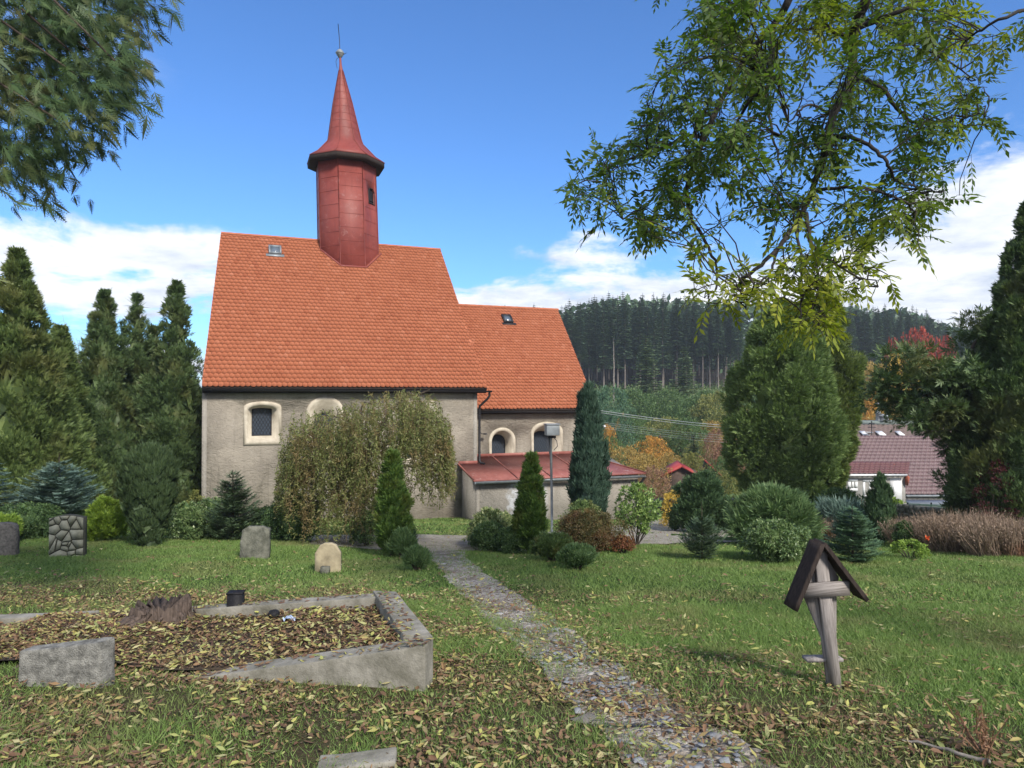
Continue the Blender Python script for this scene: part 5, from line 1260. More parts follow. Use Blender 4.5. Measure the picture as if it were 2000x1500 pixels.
for i in range(26):
    a = rg.uniform(pi * .75, 2.1 * pi); L_ = rg.uniform(.25, .75); t = np.linspace(0, 1, 8)[:, None]
    q = np.array([[cos(a) * .22, sin(a) * .2, rg.uniform(.05, .24)]]) + t * np.array([[cos(a) * L_, sin(a) * L_ * .7, 0]]); q[:, 2] = q[0, 2] * (1 - t[:, 0]) ** 2 - .02 * t[:, 0] - .02; q += rg.normal(0, .015, q.shape)
    mb.tube(q, np.linspace(rg.uniform(.015, .035), .006, 8), 5)
for i in range(7):                                       # the thick roots running down to the front left
    t = np.linspace(0, 1, 12)[:, None]; e_ = np.array([-.42 - rg.uniform(0, .3), -.75 - rg.uniform(0, .5), 0]); q = np.array([[-.1, -.15, .12]]) + t * e_[None]
    q[:, 0] += .06 * np.sin(t[:, 0] * 7 + i); q[:, 2] = .13 * (1 - t[:, 0]) - .06 * t[:, 0] + .02; q += rg.normal(0, .008, q.shape); mb.tube(q, np.linspace(.035, .012, 12), 6)
mb.build('roots', M['rotwood'], sp_); sp_.scale = (.92, .92, .85)
# small dark things on the grave
p = GD(463, 6.85); p[2] = float(gz(p[0], p[1])); h = Z(1145, 6.85) - p[2]
mb = MB(); h *= .85; mb.box((0, 0, h / 2), (.14, .12, h), jit=.003, rng=rg); mb.box((0, 0, h + .006), (.15, .13, .012)); o = mb.build('black_stone', M['blackstone'], loc=p); o.rotation_euler = (0, 0, .1); tag(o, 'small square black stone standing behind the stump to its right', 'stone')
p = GD(537, 6.55); p[2] = float(in_bed(p[0], p[1])[1]); mb = MB(); mb.lathe([(.02, 0), (.045, .01), (.055, .04), (.04, .07), (.005, .08)], 10); o = mb.build('burnt_lantern', M['blackstone'], loc=p); tag(o, 'small burnt black grave lantern on the leaves', 'lantern')
p = GD(568, 6.35); p[2] = float(in_bed(p[0], p[1])[1]) + .01; rg = np.random.default_rng(3); mb = MB()
gx, gy = np.meshgrid(np.linspace(-.09, .09, 9), np.linspace(-.05, .05, 6)); mb.raw(np.stack([gx, gy, .03 + rg.normal(0, .014, gx.shape) + .03 * np.cos(gx * 20)], -1).reshape(-1, 3), np.array([[i * 9 + j, i * 9 + j + 1, (i + 1) * 9 + j + 1, (i + 1) * 9 + j] for i in range(5) for j in range(8)]))
o = mb.build('crumpled_wrapper', solid('pale_blue_film', (.45, .55, .72), (.30, .38, .55), .4, 20), loc=p); o.scale = (.6, .6, .6); tag(o, 'crumpled pale blue wrapper on the leaves behind the kerb', 'litter')

# roofed wooden grave cross
p = G(1632, 1346); d = p[1]; s_ = d / FPX; cr = empty('wooden_grave_cross', p, -.04, 'leaning weathered wooden grave cross under a little pitched roof on the right lawn', 'grave cross')
cr.rotation_euler = (0, -.115, .06)
Hc = 272 * s_
mb = MB(); mb.raw([(-.032, -.02, -.15), (.032, -.02, -.15), (.032, .02, -.15), (-.032, .02, -.15), (-.046, -.02, Hc), (.046, -.02, Hc), (.046, .02, Hc), (-.046, .02, Hc)], [[3, 2, 1, 0], [4, 5, 6, 7], [0, 1, 5, 4], [1, 2, 6, 5], [2, 3, 7, 6], [3, 0, 4, 7]]); mb.build('upright', M['greywood'], cr)
bw = [(-.042, -.15), (-.042, Hc * .36), (-.13, Hc * .66), (-.14, Hc * .78), (-.03, Hc * .97), (.04, Hc * .97), (.13, Hc * .78), (.10, Hc * .66), (.062, Hc * .36), (.056, -.15)]
mb = MB(); mb.prism(bw[::-1], .023, .048, axis=1); mb.build('back_board', M['greywood'], cr)
mb = MB(); mb.box((-.0, -.034, Hc * .725), (.33, .024, .10), rot=Ry(.07)); mb.build('crossbar', M['barwood'], cr)
mb = MB(); mb.box((-.04, .06, .20), (.26, .09, .022), rot=Ry(.12)); mb.build('lower_ledge', M['greywood'], cr)
apex = np.array([0, .0, Hc + .03]); 
for sg, L_, a_ in ((-1, .50, 1.05), (1, .50, 1.03)):
    mb = MB(); dx = np.array([sg * cos(a_), 0, -sin(a_)]); n_ = np.array([sg * sin(a_), 0, cos(a_)]); R = np.stack([dx, np.array([0, 1., 0]), n_], 1)
    mb.box(apex + dx * (L_ / 2 - .02) + n_ * .018, (L_, .17, .028), R); o = mb.build('roof_board', M['darkwood'], cr); roughen(o, .0015, 20, 3 + sg, 3)

# lamp pole with box in front of the annexe
p = GD(1078, 18.2); H = Z(852, 18.2) - p[2]; lp = empty('box_on_pole', p, 0, 'grey metal electrical box on a thin pole before the annexe', 'electrical box')
MB().tube([(0, 0, -.2), (-.01, 0, H * .5), (-.035, 0, H + .05)], .032, 8).build('pole', M['zinc'], lp)
w_ = 26 * 18.2 / FPX; mb = MB(); mb.box((.0, -.02, H + .16), (w_, .24, .27), rot=Rz(.2)); mb.box((0, -.02, H + .31), (w_ + .04, .30, .025), rot=Rz(.2)); o = mb.build('box', M['zinc'], lp); roughen(o, .001, 6, 2, 0, .012)
mb = MB(); mb.box((0, 0, H - .02), (.20, .12, .05)); mb.tube([(.02, -.03, H), (.12, -.04, H - .12), (.14, -.04, H - .25), (.04, -.02, H - .36)], .009, 4); mb.tube([(-.06, 0, H), (-.06, 0, H - .45)], .02, 5); mb.build('bracket', M['iron'], lp)

# ------------------------------------------------------------------ fallen stuff: gravel chips, leaves, grass
rg = np.random.default_rng(300)
def boundary(x): return np.clip(7.6 - .95 * x, 4.6, 10.3)
def on_path(x, y):
    cy = pa[:, 1]; o_ = np.argsort(cy); xl = np.interp(y, cy[o_], pa[o_, 0]); cy = pb[:, 1]; o_ = np.argsort(cy); xr = np.interp(y, cy[o_], pb[o_, 0])
    return (x > xl) & (x < xr) & (y < pa[:, 1].max()), xl, xr
def scatter(n, y0, y1, dens, pow_=1.):
    """random ground points in the view, thinned by dens(x, y) in 0..1"""
    y = y0 + (y1 - y0) * rg.uniform(0, 1, n) ** pow_; x = rg.uniform(-1, 1, n) * (y * .80 + .4)
    keep = rg.uniform(0, 1, n) < dens(x, y) * (y * .80 + .4) / (y1 * .80 + .4); return x[keep], y[keep]
def litter_d(x, y):
    q = np.stack([x, y, 0 * x], 1); b_ = 1 / (1 + np.exp((y - boundary(x) + noise3(q, 1.3, 5) * 1.6) / .55)); n_ = noise3(q, 2.6, 6); inp, xl, xr = on_path(x, y)
    edge = np.exp(-np.minimum(abs(x - xl), abs(x - xr)) ** 2 / .12) * (y < 12)
    return np.clip(.055 + .94 * b_ * (.42 + .85 * n_) + .25 * edge + .05 * n_ - .14 * inp * b_, .02, 1)
def leaf_lie(x, y, h=0., tilt=.5, smin=.018, smax=.074, wr=(.22, .5)):
    n = len(x); z = gz(x, y) + .012; ins, zb = in_bed(x, y); z = np.where(ins, zb + .008, z) + rg.uniform(0, 1, n) ** 2 * (.03 + h)
    a = rg.uniform(0, 2 * pi, n); D = nrm(np.stack([np.cos(a), np.sin(a), rg.normal(0, tilt * .6, n)], 1)); Nn = nrm(np.stack([rg.normal(0, tilt, n), rg.normal(0, tilt, n), np.ones(n)], 1))
    L = smin + (smax - smin) * rg.uniform(0, 1, n) ** 1.5; P = np.stack([x, y, z], 1) - D * (L / 2)[:, None]; return P, D, Nn, L, L * rg.uniform(*wr, n)
x1_, y1_ = scatter(150000, 2.6, 9.5, litter_d); x2_, y2_ = scatter(90000, 9.5, 17, lambda x, y: litter_d(x, y) * .55)
# extra cover on the grave fill
qk = rg.uniform(0, 1, 420); side_ = rg.integers(0, 3, 420); wk = rg.uniform(.02, .9, 420) * KW
kx = np.where((side_ == 0)[:, None], A + dl * (qk * 2.3)[:, None] + nin * wk[:, None], np.where((side_ == 1)[:, None], A + (Bp - A) * qk[:, None] + dl * wk[:, None], Bp + dl * (qk * 2.1)[:, None] - nin * (wk * .7)[:, None]))
kz = np.where(side_ == 0, zA + sA * qk * 2.3, np.where(side_ == 1, zA + (zB - zA) * qk, zB + sB * qk * 2.1)) + .008
uu = rg.uniform(.1, 4.2, 7000); vv = rg.uniform(.15, 1.6, 7000); q = A + uu[:, None] * dl + vv[:, None] * e
x1_ = np.concatenate([x1_, q[:, 0]]); y1_ = np.concatenate([y1_, q[:, 1]])
mb = MB()
P, D, Nn, L, W = leaf_lie(x1_, y1_); S = nrm(np.cross(D, Nn)); 
# six-cornered leaves, cupped along the midrib
cup = rg.uniform(-.25, .45, (len(P), 1)); Lc = L[:, None]; Wc = W[:, None]; curl = rg.uniform(-.15, .35, (len(P), 1))
V = np.stack([P, P + D * Lc * .30 + S * Wc * .45 + Nn * Wc * cup, P + D * Lc * .70 + S * Wc * .38 + Nn * (Wc * cup + Lc * curl * .3), P + D * Lc + Nn * Lc * curl,
              P + D * Lc * .70 - S * Wc * .38 + Nn * (Wc * cup + Lc * curl * .3), P + D * Lc * .30 - S * Wc * .45 + Nn * Wc * cup, P + D * Lc * .5], 1).reshape(-1, 3)
i0 = np.arange(len(P))[:, None] * 7
F = np.concatenate([i0 + np.array([[0, 1, 2, 6]]), i0 + np.array([[6, 2, 3, 3]])[:, [0, 1, 2, 2]][:, :4]], 0) if False else None
mb.raw(V, np.concatenate([i0 + np.array([[0, 1, 6]]), i0 + np.array([[1, 2, 6]]), i0 + np.array([[2, 3, 6]]), i0 + np.array([[3, 4, 6]]), i0 + np.array([[4, 5, 6]]), i0 + np.array([[5, 0, 6]])]))
P, D, Nn, L, W = leaf_lie(x2_, y2_, .02, .4, .05, .10); mb.raw(*rhombi(P, D, Nn, L, W))
x3_, y3_ = scatter(16000, 17, 30, lambda x, y: .35 + 0 * x); P, D, Nn, L, W = leaf_lie(x3_, y3_, .02, .4, .07, .12); mb.raw(*rhombi(P, D, Nn, L, W))
P, D, Nn, L, W = leaf_lie(kx[:, 0], kx[:, 1], 0, .25, .04, .08); P[:, 2] = kz; mb.raw(*rhombi(P, D, Nn, L, W))
x4_, y4_ = scatter(260000, 2.6, 9.5, litter_d); P, D, Nn, L, W = leaf_lie(x4_, y4_, 0, .5, .010, .035, (.3, .8)); P[:, 2] -= .006; mb2 = MB(); mb2.raw(*rhombi(P, D, Nn, L, W)); tag(mb2.build('leaf_crumbs', foliage('leaf_crumb', [(.10, .055, .032), (.16, .095, .05), (.07, .042, .028), (.22, .16, .09)], trans=0, gain=1.)), kind='stuff')
# whole pinnate leaves that came down in one piece
xx, yy = scatter(2600, 3, 10, lambda x, y: np.clip(litter_d(x, y) + .15, 0, 1) * .8)
a = rg.uniform(0, 2 * pi, len(xx)); z = gz(xx, yy) + .035; ins, zb = in_bed(xx, yy); z = np.where(ins, zb + .03, z)
for k in range(4):
    for sg in (-1, 1):
        b = a + sg * .95; P = np.stack([xx + np.cos(a) * .055 * k, yy + np.sin(a) * .055 * k, z], 1); L = rg.uniform(.05, .085, len(xx))
        D = nrm(np.stack([np.cos(b), np.sin(b), rg.normal(0, .2, len(xx))], 1)); Nn = nrm(np.stack([rg.normal(0, .3, len(xx)), rg.normal(0, .3, len(xx)), np.ones(len(xx))], 1)); mb.raw(*rhombi(P, D, Nn, L, L * .32))
tag(mb.build('fallen_leaves', F_['litter']), kind='stuff')
# loose stones on the path
xx, yy = scatter(60000, 2.8, 15.5, lambda x, y: on_path(x, y)[0] * np.clip(.75 + noise3(np.stack([x, y, 0 * x], 1), 2.2, 9) * .9, 0, 1)); n = len(xx)
s_ = rg.uniform(.5, 1, n) ** 2 * np.where(yy < 7, .028, .024) * (1 + 1.8 * (rg.uniform(0, 1, n) > .93)); C = np.stack([xx, yy, gz(xx, yy) + .012], 1)
base = np.array([[-1, -1, -.6], [1, -1, -.6], [1, 1, -.6], [-1, 1, -.6], [-.7, -.8, .5], [.8, -.6, .4], [.6, .8, .6], [-.8, .6, .4]]); ang = rg.uniform(0, 2 * pi, n)
B_ = base[None] * (1 + rg.normal(0, .22, (n, 8, 3))) * (s_[:, None, None] * rg.uniform(.5, 1.2, (n, 1, 3)) * [1.0, .75, .5])
ca, sa = np.cos(ang)[:, None], np.sin(ang)[:, None]; V = np.stack([B_[..., 0] * ca - B_[..., 1] * sa, B_[..., 0] * sa + B_[..., 1] * ca, B_[..., 2]], -1) + C[:, None]
i0 = np.arange(n)[:, None] * 8; mb = MB(); mb.raw(V.reshape(-1, 3), np.concatenate([i0 + np.array([q]) for q in ([4, 5, 6, 7], [0, 1, 5, 4], [1, 2, 6, 5], [2, 3, 7, 6], [3, 0, 4, 7])]))
m, nt, b, co = base_mat('path_stones'); g = N(nt, 'ShaderNodeNewGeometry'); nt.links.new(ramp(nt, g.outputs['Random Per Island'], [(0, (.15, .135, .12)), (.5, (.26, .24, .225)), (1, (.38, .37, .36))]), b.inputs['Base Color']); b.inputs['Roughness'].default_value = .85
tag(mb.build('path_stones', m), kind='stuff')
xx, yy = scatter(7000, 2.8, 7.0, lambda x, y: on_path(x, y)[0] * np.clip(.6 + noise3(np.stack([x, y, 0 * x], 1), 2.6, 19) * 1.3, 0, 1)); n = len(xx); s_ = .010 + .030 * rg.uniform(0, 1, n) ** 2; ang = rg.uniform(0, 2 * pi, n)
B_ = base[None] * (1 + rg.normal(0, .25, (n, 8, 3))) * (s_[:, None, None] * rg.uniform(.6, 1.1, (n, 1, 3)) * [1.0, .7, .22]); tp = rg.normal(0, .18, (n, 1)); B_[..., 2] += B_[..., 0] * tp
ca, sa = np.cos(ang)[:, None], np.sin(ang)[:, None]; V = np.stack([B_[..., 0] * ca - B_[..., 1] * sa, B_[..., 0] * sa + B_[..., 1] * ca, B_[..., 2]], -1) + np.stack([xx, yy, gz(xx, yy) + .028], 1)[:, None]
i0 = np.arange(n)[:, None] * 8; mb = MB(); mb.raw(V.reshape(-1, 3), np.concatenate([i0 + np.array([q]) for q in ([4, 5, 6, 7], [0, 1, 5, 4], [1, 2, 6, 5], [2, 3, 7, 6], [3, 0, 4, 7])])); tag(mb.build('slate_chips', solid('slate', (.27, .28, .30), (.14, .145, .155), .75, 9, .5, .01)), kind='stuff')
# grass
def grass(n, y0, y1, h, w, dfun, pow_=1.):
    x, y = scatter(n, y0, y1, dfun, pow_); n = len(x); z = gz(x, y); q = np.stack([x, y, z - .005], 1)
    D = nrm(np.stack([rg.normal(0, .38, n), rg.normal(0, .38, n), np.ones(n)], 1)); L = h * rg.uniform(.45, 1.25, n) * (1 + .35 * noise3(q, 2.5, 4)); S = nrm(np.cross(D, rand_dir(rg, n))); Wd = (w * rg.uniform(.7, 1.3, n))[:, None]
    bend = np.stack([rg.normal(0, .35, n), rg.normal(0, .35, n), -.15 * np.ones(n)], 1) * L[:, None]
    V = np.stack([q - S * Wd / 2, q + S * Wd / 2, q + D * L[:, None] + bend], 1).reshape(-1, 3); return V, np.arange(n * 3).reshape(-1, 3)
def grass_d(x, y):
    inp, xl, xr = on_path(x, y); q = np.stack([x, y, 0 * x], 1); b_ = 1 / (1 + np.exp((y - boundary(x) + .2 + noise3(q, 1.3, 5) * 1.4) / .5)); patch = sstep(noise3(q, 1.9, 12), -.1, .5)
    ins, _ = in_bed(x, y); e_ = np.minimum(abs(x - xl), abs(x - xr)); lane = lane_d(x, y)
    return np.where(inp, np.clip(.9 - e_ * 2.4 + .5 * noise3(q, 3.1, 31), 0.03, .8), 1) * (1 - .72 * b_ * (1 - patch * .8)) * np.where(ins, .05, 1) * (1 - lane)
LA = np.array([G(*p)[:2] for p in [(560, 1047), (600, 1047), (640, 1046), (800, 1047), (950, 1046), (1080, 1040), (1200, 1028), (1330, 1010), (1440, 1006), (1560, 1008)]])
LB = np.array([G(*p)[:2] for p in [(560, 1052), (600, 1063), (640, 1068), (800, 1078), (950, 1078), (1080, 1073), (1220, 1066), (1330, 1062), (1450, 1058), (1570, 1052)]])
def lane_d(x, y): return ((y < np.interp(x, LA[:, 0], LA[:, 1])) & (x > LA[0, 0]) & (y > np.interp(x, LB[:, 0], LB[:, 1])) & (x < LB[-1, 0])).astype(float) * .93
mb = MB(); mb.raw(*grass(520000, 2.7, 8.5, .075, .0055, grass_d)); mb.raw(*grass(420000, 8.5, 16.5, .065, .010, grass_d)); mb.raw(*grass(200000, 16.5, 32, .08, .022, grass_d))
tag(mb.build('grass', F_['grass']), kind='stuff')
# dead branch and dry weed at the bottom right
p = G(1880, 1470); db = MB(); rgb_ = np.random.default_rng(8)
a_, b_ = G(1760, 1452), G(1930, 1500); t = np.linspace(0, 1, 10)[:, None]; q = a_ + (b_ - a_) * t; q[:, 2] += .03; q += rgb_.normal(0, .006, q.shape); db.tube(q - p, np.linspace(.006, .013, 10), 6)
o = tag(db.build('dead_branch', M['palebark'], loc=p), 'thin dead branch lying in the grass at the bottom right', 'branch')
p = G(1925, 1478); dw = MB()
for i in range(16):
    e_ = np.array([rgb_.normal(.0, .07), rgb_.normal(0, .05), rgb_.uniform(.12, .30)]); q = np.array([[0, 0, -.02], e_ * .5 + rgb_.normal(0, .01, 3), e_]); dw.tube(q, [.005, .004, .002], 4)
    n = 14; Pq = q[0] + (e_ - q[0]) * rgb_.uniform(.3, 1, (n, 1)) + rgb_.normal(0, .012, (n, 3)); Dq = nrm(rgb_.normal(0, 1, (n, 3)) - [0, 0, .7]); dw.raw(*rhombi(Pq, Dq, perp(Dq, rgb_), rgb_.uniform(.02, .05, n), rgb_.uniform(.006, .014, n)))
tag(dw.build('withered_weed', F_['slope_brown'], loc=p), 'withered brown weed clump standing at the bottom right corner', 'weed')

# ------------------------------------------------------------------ drystone walls, sheds, poles and the purple-roofed house
def drystone(name, a, b, h, t_, label, seed, sz=.34):
    a, b = np.array(a), np.array(b); L_ = np.linalg.norm(b - a); u = (b - a) / L_; n_ = np.array([-u[1], u[0]]); rg = np.random.default_rng(seed); mb = MB(); o0 = np.array([*a, float(gz(*a))])
    ny = int(h / .13)
    for r in range(ny):
        s = -.1
        while s < L_:
            w = rg.uniform(.5, 1.4) * sz; c = a + u * (s + w / 2); zz = gz(*c) + (r + .5) * h / ny + rg.normal(0, .01)
            R = Rz(atan2(u[1], u[0]) + rg.normal(0, .06)) @ Ry(rg.normal(0, .05)); mb.box((c[0] - o0[0], c[1] - o0[1], zz - o0[2]), (w * .96, t_ * rg.uniform(.9, 1.12), h / ny * rg.uniform(.8, .98)), R, jit=.012, rng=rg); s += w
    mb.build_ = None; o = mb.build(name, M['rough_stone'], loc=o0); return tag(o, label, 'wall')
drystone('drystone_wall', (X(1250, 31), 31), (X(1490, 36), 36), .72, .5, 'low drystone wall between the annexe and the big arborvitae', 1)
drystone('drystone_wall', (X(1728, 27), 26), (X(1800, 23), 22), .8, .5, 'crumbling drystone wall end below the house with the purple roof', 2)
M['plumtile'] = solid('plum_roof_tile', (.145, .092, .098), (.11, .068, .074), .5, 2, .1)
M['redroof'] = solid('red_sheet_roof', (.36, .05, .045), (.25, .035, .03), .6, 2)
M['brownwall'] = solid('brown_boards', (.11, .075, .06), (.06, .045, .04), .9, 3)
def pantile(mb, p00, p10, p01, p11, cols, rows, amp=.03):
    """rows of pantiles between four corners: eave left/right, ridge left/right"""
    p00, p10, p01, p11 = map(np.array, (p00, p10, p01, p11)); n_ = nrm(np.cross(p10 - p00, p01 - p00)); n_ = n_ if n_[2] > 0 else -n_; m = cols * 4 + 1; s = np.linspace(0, 1, m); w = np.abs(np.sin(np.linspace(0, cols * pi, m))) ** .7 * amp
    for r in range(rows):
        t0, t1 = r / rows, (r + 1.08) / rows; V = []
        for t, lift in ((t0, .05), (min(t1, 1), .01), (t0, .0)):
            L_ = p00 + (p01 - p00) * t; R_ = p10 + (p11 - p10) * t; V += list(L_ + (R_ - L_) * s[:, None] + n_ * (w + lift)[:, None])
        F = np.concatenate([np.array([[i, i + 1, m + i + 1, m + i] for i in range(m - 1)]), np.array([[2 * m + i, 2 * m + i + 1, i + 1, i] for i in range(m - 1)])]); mb.raw(V, F)
D1 = 43.; ph = GD(1790, D1); hs = empty('house', ph, 0, 'low grey house with a plum tiled roof, white door and dormer front below the churchyard', 'house')
lc = lambda px, d, z: (X(px, d) - ph[0], d - ph[1], z - ph[2]); D2 = D1 + 4.4
ze1, zr1 = Z(965, D1), Z(852, D2); xl, xr = 1618, 1990
mb = MB(); mb.box((0, 0, 0), (.01, .01, .01)); pantile(mb, lc(xl, D1 - .3, ze1), lc(xr, D1 - .3, ze1), lc(1672, D2, zr1), lc(1962, D2, zr1), 36, 17, .06); mb.build('roof', M['plumtile'], hs)
mb = MB(); a0 = lc(xl + 8, D1, 0); a1 = lc(xr - 8, D1, 0); mb.box(((a0[0] + a1[0]) / 2, 2.2, (ze1 - ph[2]) / 2 - .4), (a1[0] - a0[0], 4.3, ze1 - ph[2] + .6)); mb.build('wall', M['wall_grey'], hs)
D0 = D1 - .9; zd = Z(925, D0)
mb = MB(); b0, b1 = lc(1645, D0, 0), lc(1766, D0, 0); mb.box(((b0[0] + b1[0]) / 2, b0[1] + .8, (zd - ph[2]) / 2 - .4), (b1[0] - b0[0], 1.7, zd - ph[2] + .75)); front = mb.build('front_wall', M['wall_grey'], hs)
zt2 = Z(904, D0 + 1.6)
mb = MB(); pantile(mb, lc(1632, D0 - .3, zd), lc(1772, D0 - .3, zd), lc(1638, D0 + 1.7, zt2), lc(1776, D0 + 1.7, zt2), 14, 5, .06); mb.build('porch_roof', solid('deep_plum_tile', (.12, .045, .045), (.09, .035, .036), .5, 2, .1), hs)
mb = MB(); c = lc(1769, D0 - .2, zd); mb.box((c[0] + .05, c[1] + .8, c[2] - .1), (.10, 1.9, .55), rot=Rx(.35)); mb.build('verge_board', solid('orange_board', (.36, .10, .055), (.25, .07, .045), .8, 4), hs)
g0, g1 = lc(1632, D0 - .36, zd - .05), lc(1770, D0 - .36, zd - .05); MB().tube([g0, g1], .07, 6).build('gutter', M['white'], hs); g0, g1 = lc(1768, D1 - .36, ze1 - .06), lc(1985, D1 - .36, ze1 - .06); MB().tube([g0, g1], .07, 6).build('gutter', M['zinc'], hs)
def flatwin(l, r, t, b, d, name, mframe, mpane, fr=.09):
    c0, c1 = lc(l, d, Z(b, d)), lc(r, d, Z(t, d)); cx, cz = (c0[0] + c1[0]) / 2, (c0[2] + c1[2]) / 2; w, h = c1[0] - c0[0], c1[2] - c0[2]; y = c0[1]
    f = MB(); f.box((cx, y - .03, c0[2] + fr / 2), (w, .08, fr)); f.box((cx, y - .03, c1[2] - fr / 2), (w, .08, fr)); f.box((c0[0] + fr / 2, y - .03, cz), (fr, .08, h - 2 * fr)); f.box((c1[0] - fr / 2, y - .03, cz), (fr, .08, h - 2 * fr)); f.box((cx, y - .03, cz), (fr * .6, .07, h - 2 * fr))
    o = f.build(name, mframe, hs); g = MB(); g.box((cx, y - .012, cz), (w - fr, .02, h - fr)); g.build('pane', mpane, o)
flatwin(1654, 1673, 935, 959, D0, 'window', M['white'], M['glass'], .17); flatwin(1683, 1710, 937, 971, D0, 'window', M['white'], M['glass'], .13)
c0, c1 = lc(1736, D0, Z(985, D0)), lc(1759, D0, Z(934, D0)); mb = MB(); mb.box(((c0[0] + c1[0]) / 2, c0[1] - .03, (c0[2] + c1[2]) / 2), (c1[0] - c0[0], .06, c1[2] - c0[2])); dr = mb.build('door', M['white'], hs)
mb = MB(); mb.box((c0[0] + .1, c0[1] - .09, (c0[2] + c1[2]) / 2), (.05, .05, .14)); mb.build('handle', M['iron'], dr)
# lean-to canopy of the house and green net fence in front
cn = empty('carport_canopy', GD(1850, 38.5), 0, 'pale grey sheet canopy leaning on the house under the plum roof', 'canopy'); o_ = np.array(cn.location)
mb = MB(); q = [np.array([X(1768, 40), 40, Z(976, 40)]), np.array([X(1960, 40), 40, Z(978, 40)]), np.array([X(1965, 37.5), 37.5, Z(992, 37.5)]), np.array([X(1770, 37.5), 37.5, Z(982, 37.5)])]
V = [p - o_ for p in q] + [p - o_ - [0, 0, .12] for p in q]; mb.raw(V, [[3, 2, 1, 0], [4, 5, 6, 7], [0, 1, 5, 4], [1, 2, 6, 5], [2, 3, 7, 6], [3, 0, 4, 7]]); mb.build('roof_sheet', M['zinc'], cn)
for px in (1772, 1860, 1945):
    xx_ = X(px, 37.8); mb = MB(); mb.box((xx_ - o_[0], 37.8 - o_[1], (Z(985, 37.8) - o_[2]) / 2 - .3), (.10, .10, Z(985, 37.8) - o_[2] + .5)); mb.build('post', M['zinc'], cn)
nf = empty('net_fence', GD(1850, 30), 0, 'dark green net fence behind the dry grasses', 'fence'); o_ = np.array(nf.location); x0, x1 = X(1772, 30) - o_[0], X(1955, 30) - o_[0]; zt_ = Z(984, 30) - o_[2]; mb = MB()
for i in range(90): x = x0 + (x1 - x0) * i / 89; mb.tube([(x, 0, -.2), (x, 0, zt_ - .002 * i)], .012, 3, False)
for k in range(26): z = -.2 + (zt_ + .2) * k / 25; mb.tube([(x0, 0, z), (x1, 0, z - .1)], .012, 3, False)
mb.build('net', solid('green_net', (.05, .12, .09), (.035, .08, .065), .7, 5), nf)
for i in range(5): x = x0 + (x1 - x0) * i / 4; MB().tube([(x, .03, -.3), (x, .03, zt_ + .05)], .03, 6).build('post', M['dark_metal'], nf)
# second roof behind with vents and roof lights
D3 = 54.; p2 = GD(1740, D3); h2 = empty('house', p2, 0, 'farther house with brown roof, skylights and silver chimney cowls above the plum roof', 'house'); lc2 = lambda px, d, z: (X(px, d) - p2[0], d - p2[1], z - p2[2])
za, zb2 = Z(862, D3), Z(829, D3 + 3); mb = MB(); pantile(mb, lc2(1660, D3, za), lc2(1900, D3, za), lc2(1668, D3 + 3, zb2), lc2(1890, D3 + 3, zb2), 24, 8, .06); mb.build('roof', solid('brown_tile', (.15, .11, .10), (.11, .08, .075), .7, 2), h2)
mb = MB(); c = lc2(1780, D3 + 1.8, 0); mb.box((c[0], 2.2, (za - p2[2]) / 2), (8.2, 4, za - p2[2])); mb.build('wall', M['wall_grey'], h2)
mb = MB(); a0, a1 = lc2(1668, D3 + 3, zb2), lc2(1890, D3 + 3, zb2); mb.box(((a0[0] + a1[0]) / 2, a0[1] + .6, a0[2] + .12), (a1[0] - a0[0], 1.6, .35)); mb.build('flat_cap', solid('grey_felt', (.25, .30, .28), (.18, .21, .2), .8, 3), h2)
for l, r in ((1682, 1692), (1713, 1726), (1752, 1762)):
    a0 = lc2(l, D3 + .9, 0); a1 = lc2(r, D3 + .9, 0); sl_ = math.atan2(zb2 - za, 3); f = MB(); f.box(((a0[0] + a1[0]) / 2, a0[1], za - p2[2] + (zb2 - za) * .3 + .22), (a1[0] - a0[0], .75, .06), rot=Rx(sl_)); f.build('skylight', M['white'], h2)
mb = MB(); c = lc2(1722, D3 + 2.9, zb2 + .3)
for dx, r, h_ in ((0, .28, .55), (-.32, .16, .9), (.30, .22, .5)): mb.lathe([(r, 0), (r, h_ * .6), (r * 1.35, h_ * .62), (r * 1.2, h_ * .8), (r * .5, h_ * .95), (r * .2, h_)], 10, (c[0] + dx, c[1], c[2]))
mb.box((c[0] - .30, c[1], c[2] + 1.15), (.05, .05, .6)); mb.box((c[0] - .38, c[1], c[2] + 1.4), (.3, .04, .16)); mb.build('chimney_cowls', M['zinc'], h2)
mb = MB(); c = lc2(1773, D3 + 2.9, zb2 + .3); mb.lathe([(.15, 0), (.15, .5), (.25, .55), (.1, .8), (.02, .85)], 10, c); mb.build('vent_pipe', M['zinc'], h2)
mb = MB(); c = lc2(1697, D3 + .3, za + .55); mb.lathe([(.02, .0), (.2, .05), (.32, .13)], 12, c); mb.tube([(c[0], c[1], c[2]), (c[0], c[1], c[2] - .5)], .03, 5); mb.build('dish', M['white'], h2)
# aerial on the plum roof ridge
mb = MB(); c = lc(1702, D2, zr1); mb.tube([c, (c[0], c[1], c[2] + 1.0)], .03, 5); mb.box((c[0], c[1], c[2] + .6), (.5, .04, .04)); mb.box((c[0], c[1], c[2] + .85), (.3, .2, .06)); mb.build('aerial', M['iron'], hs)
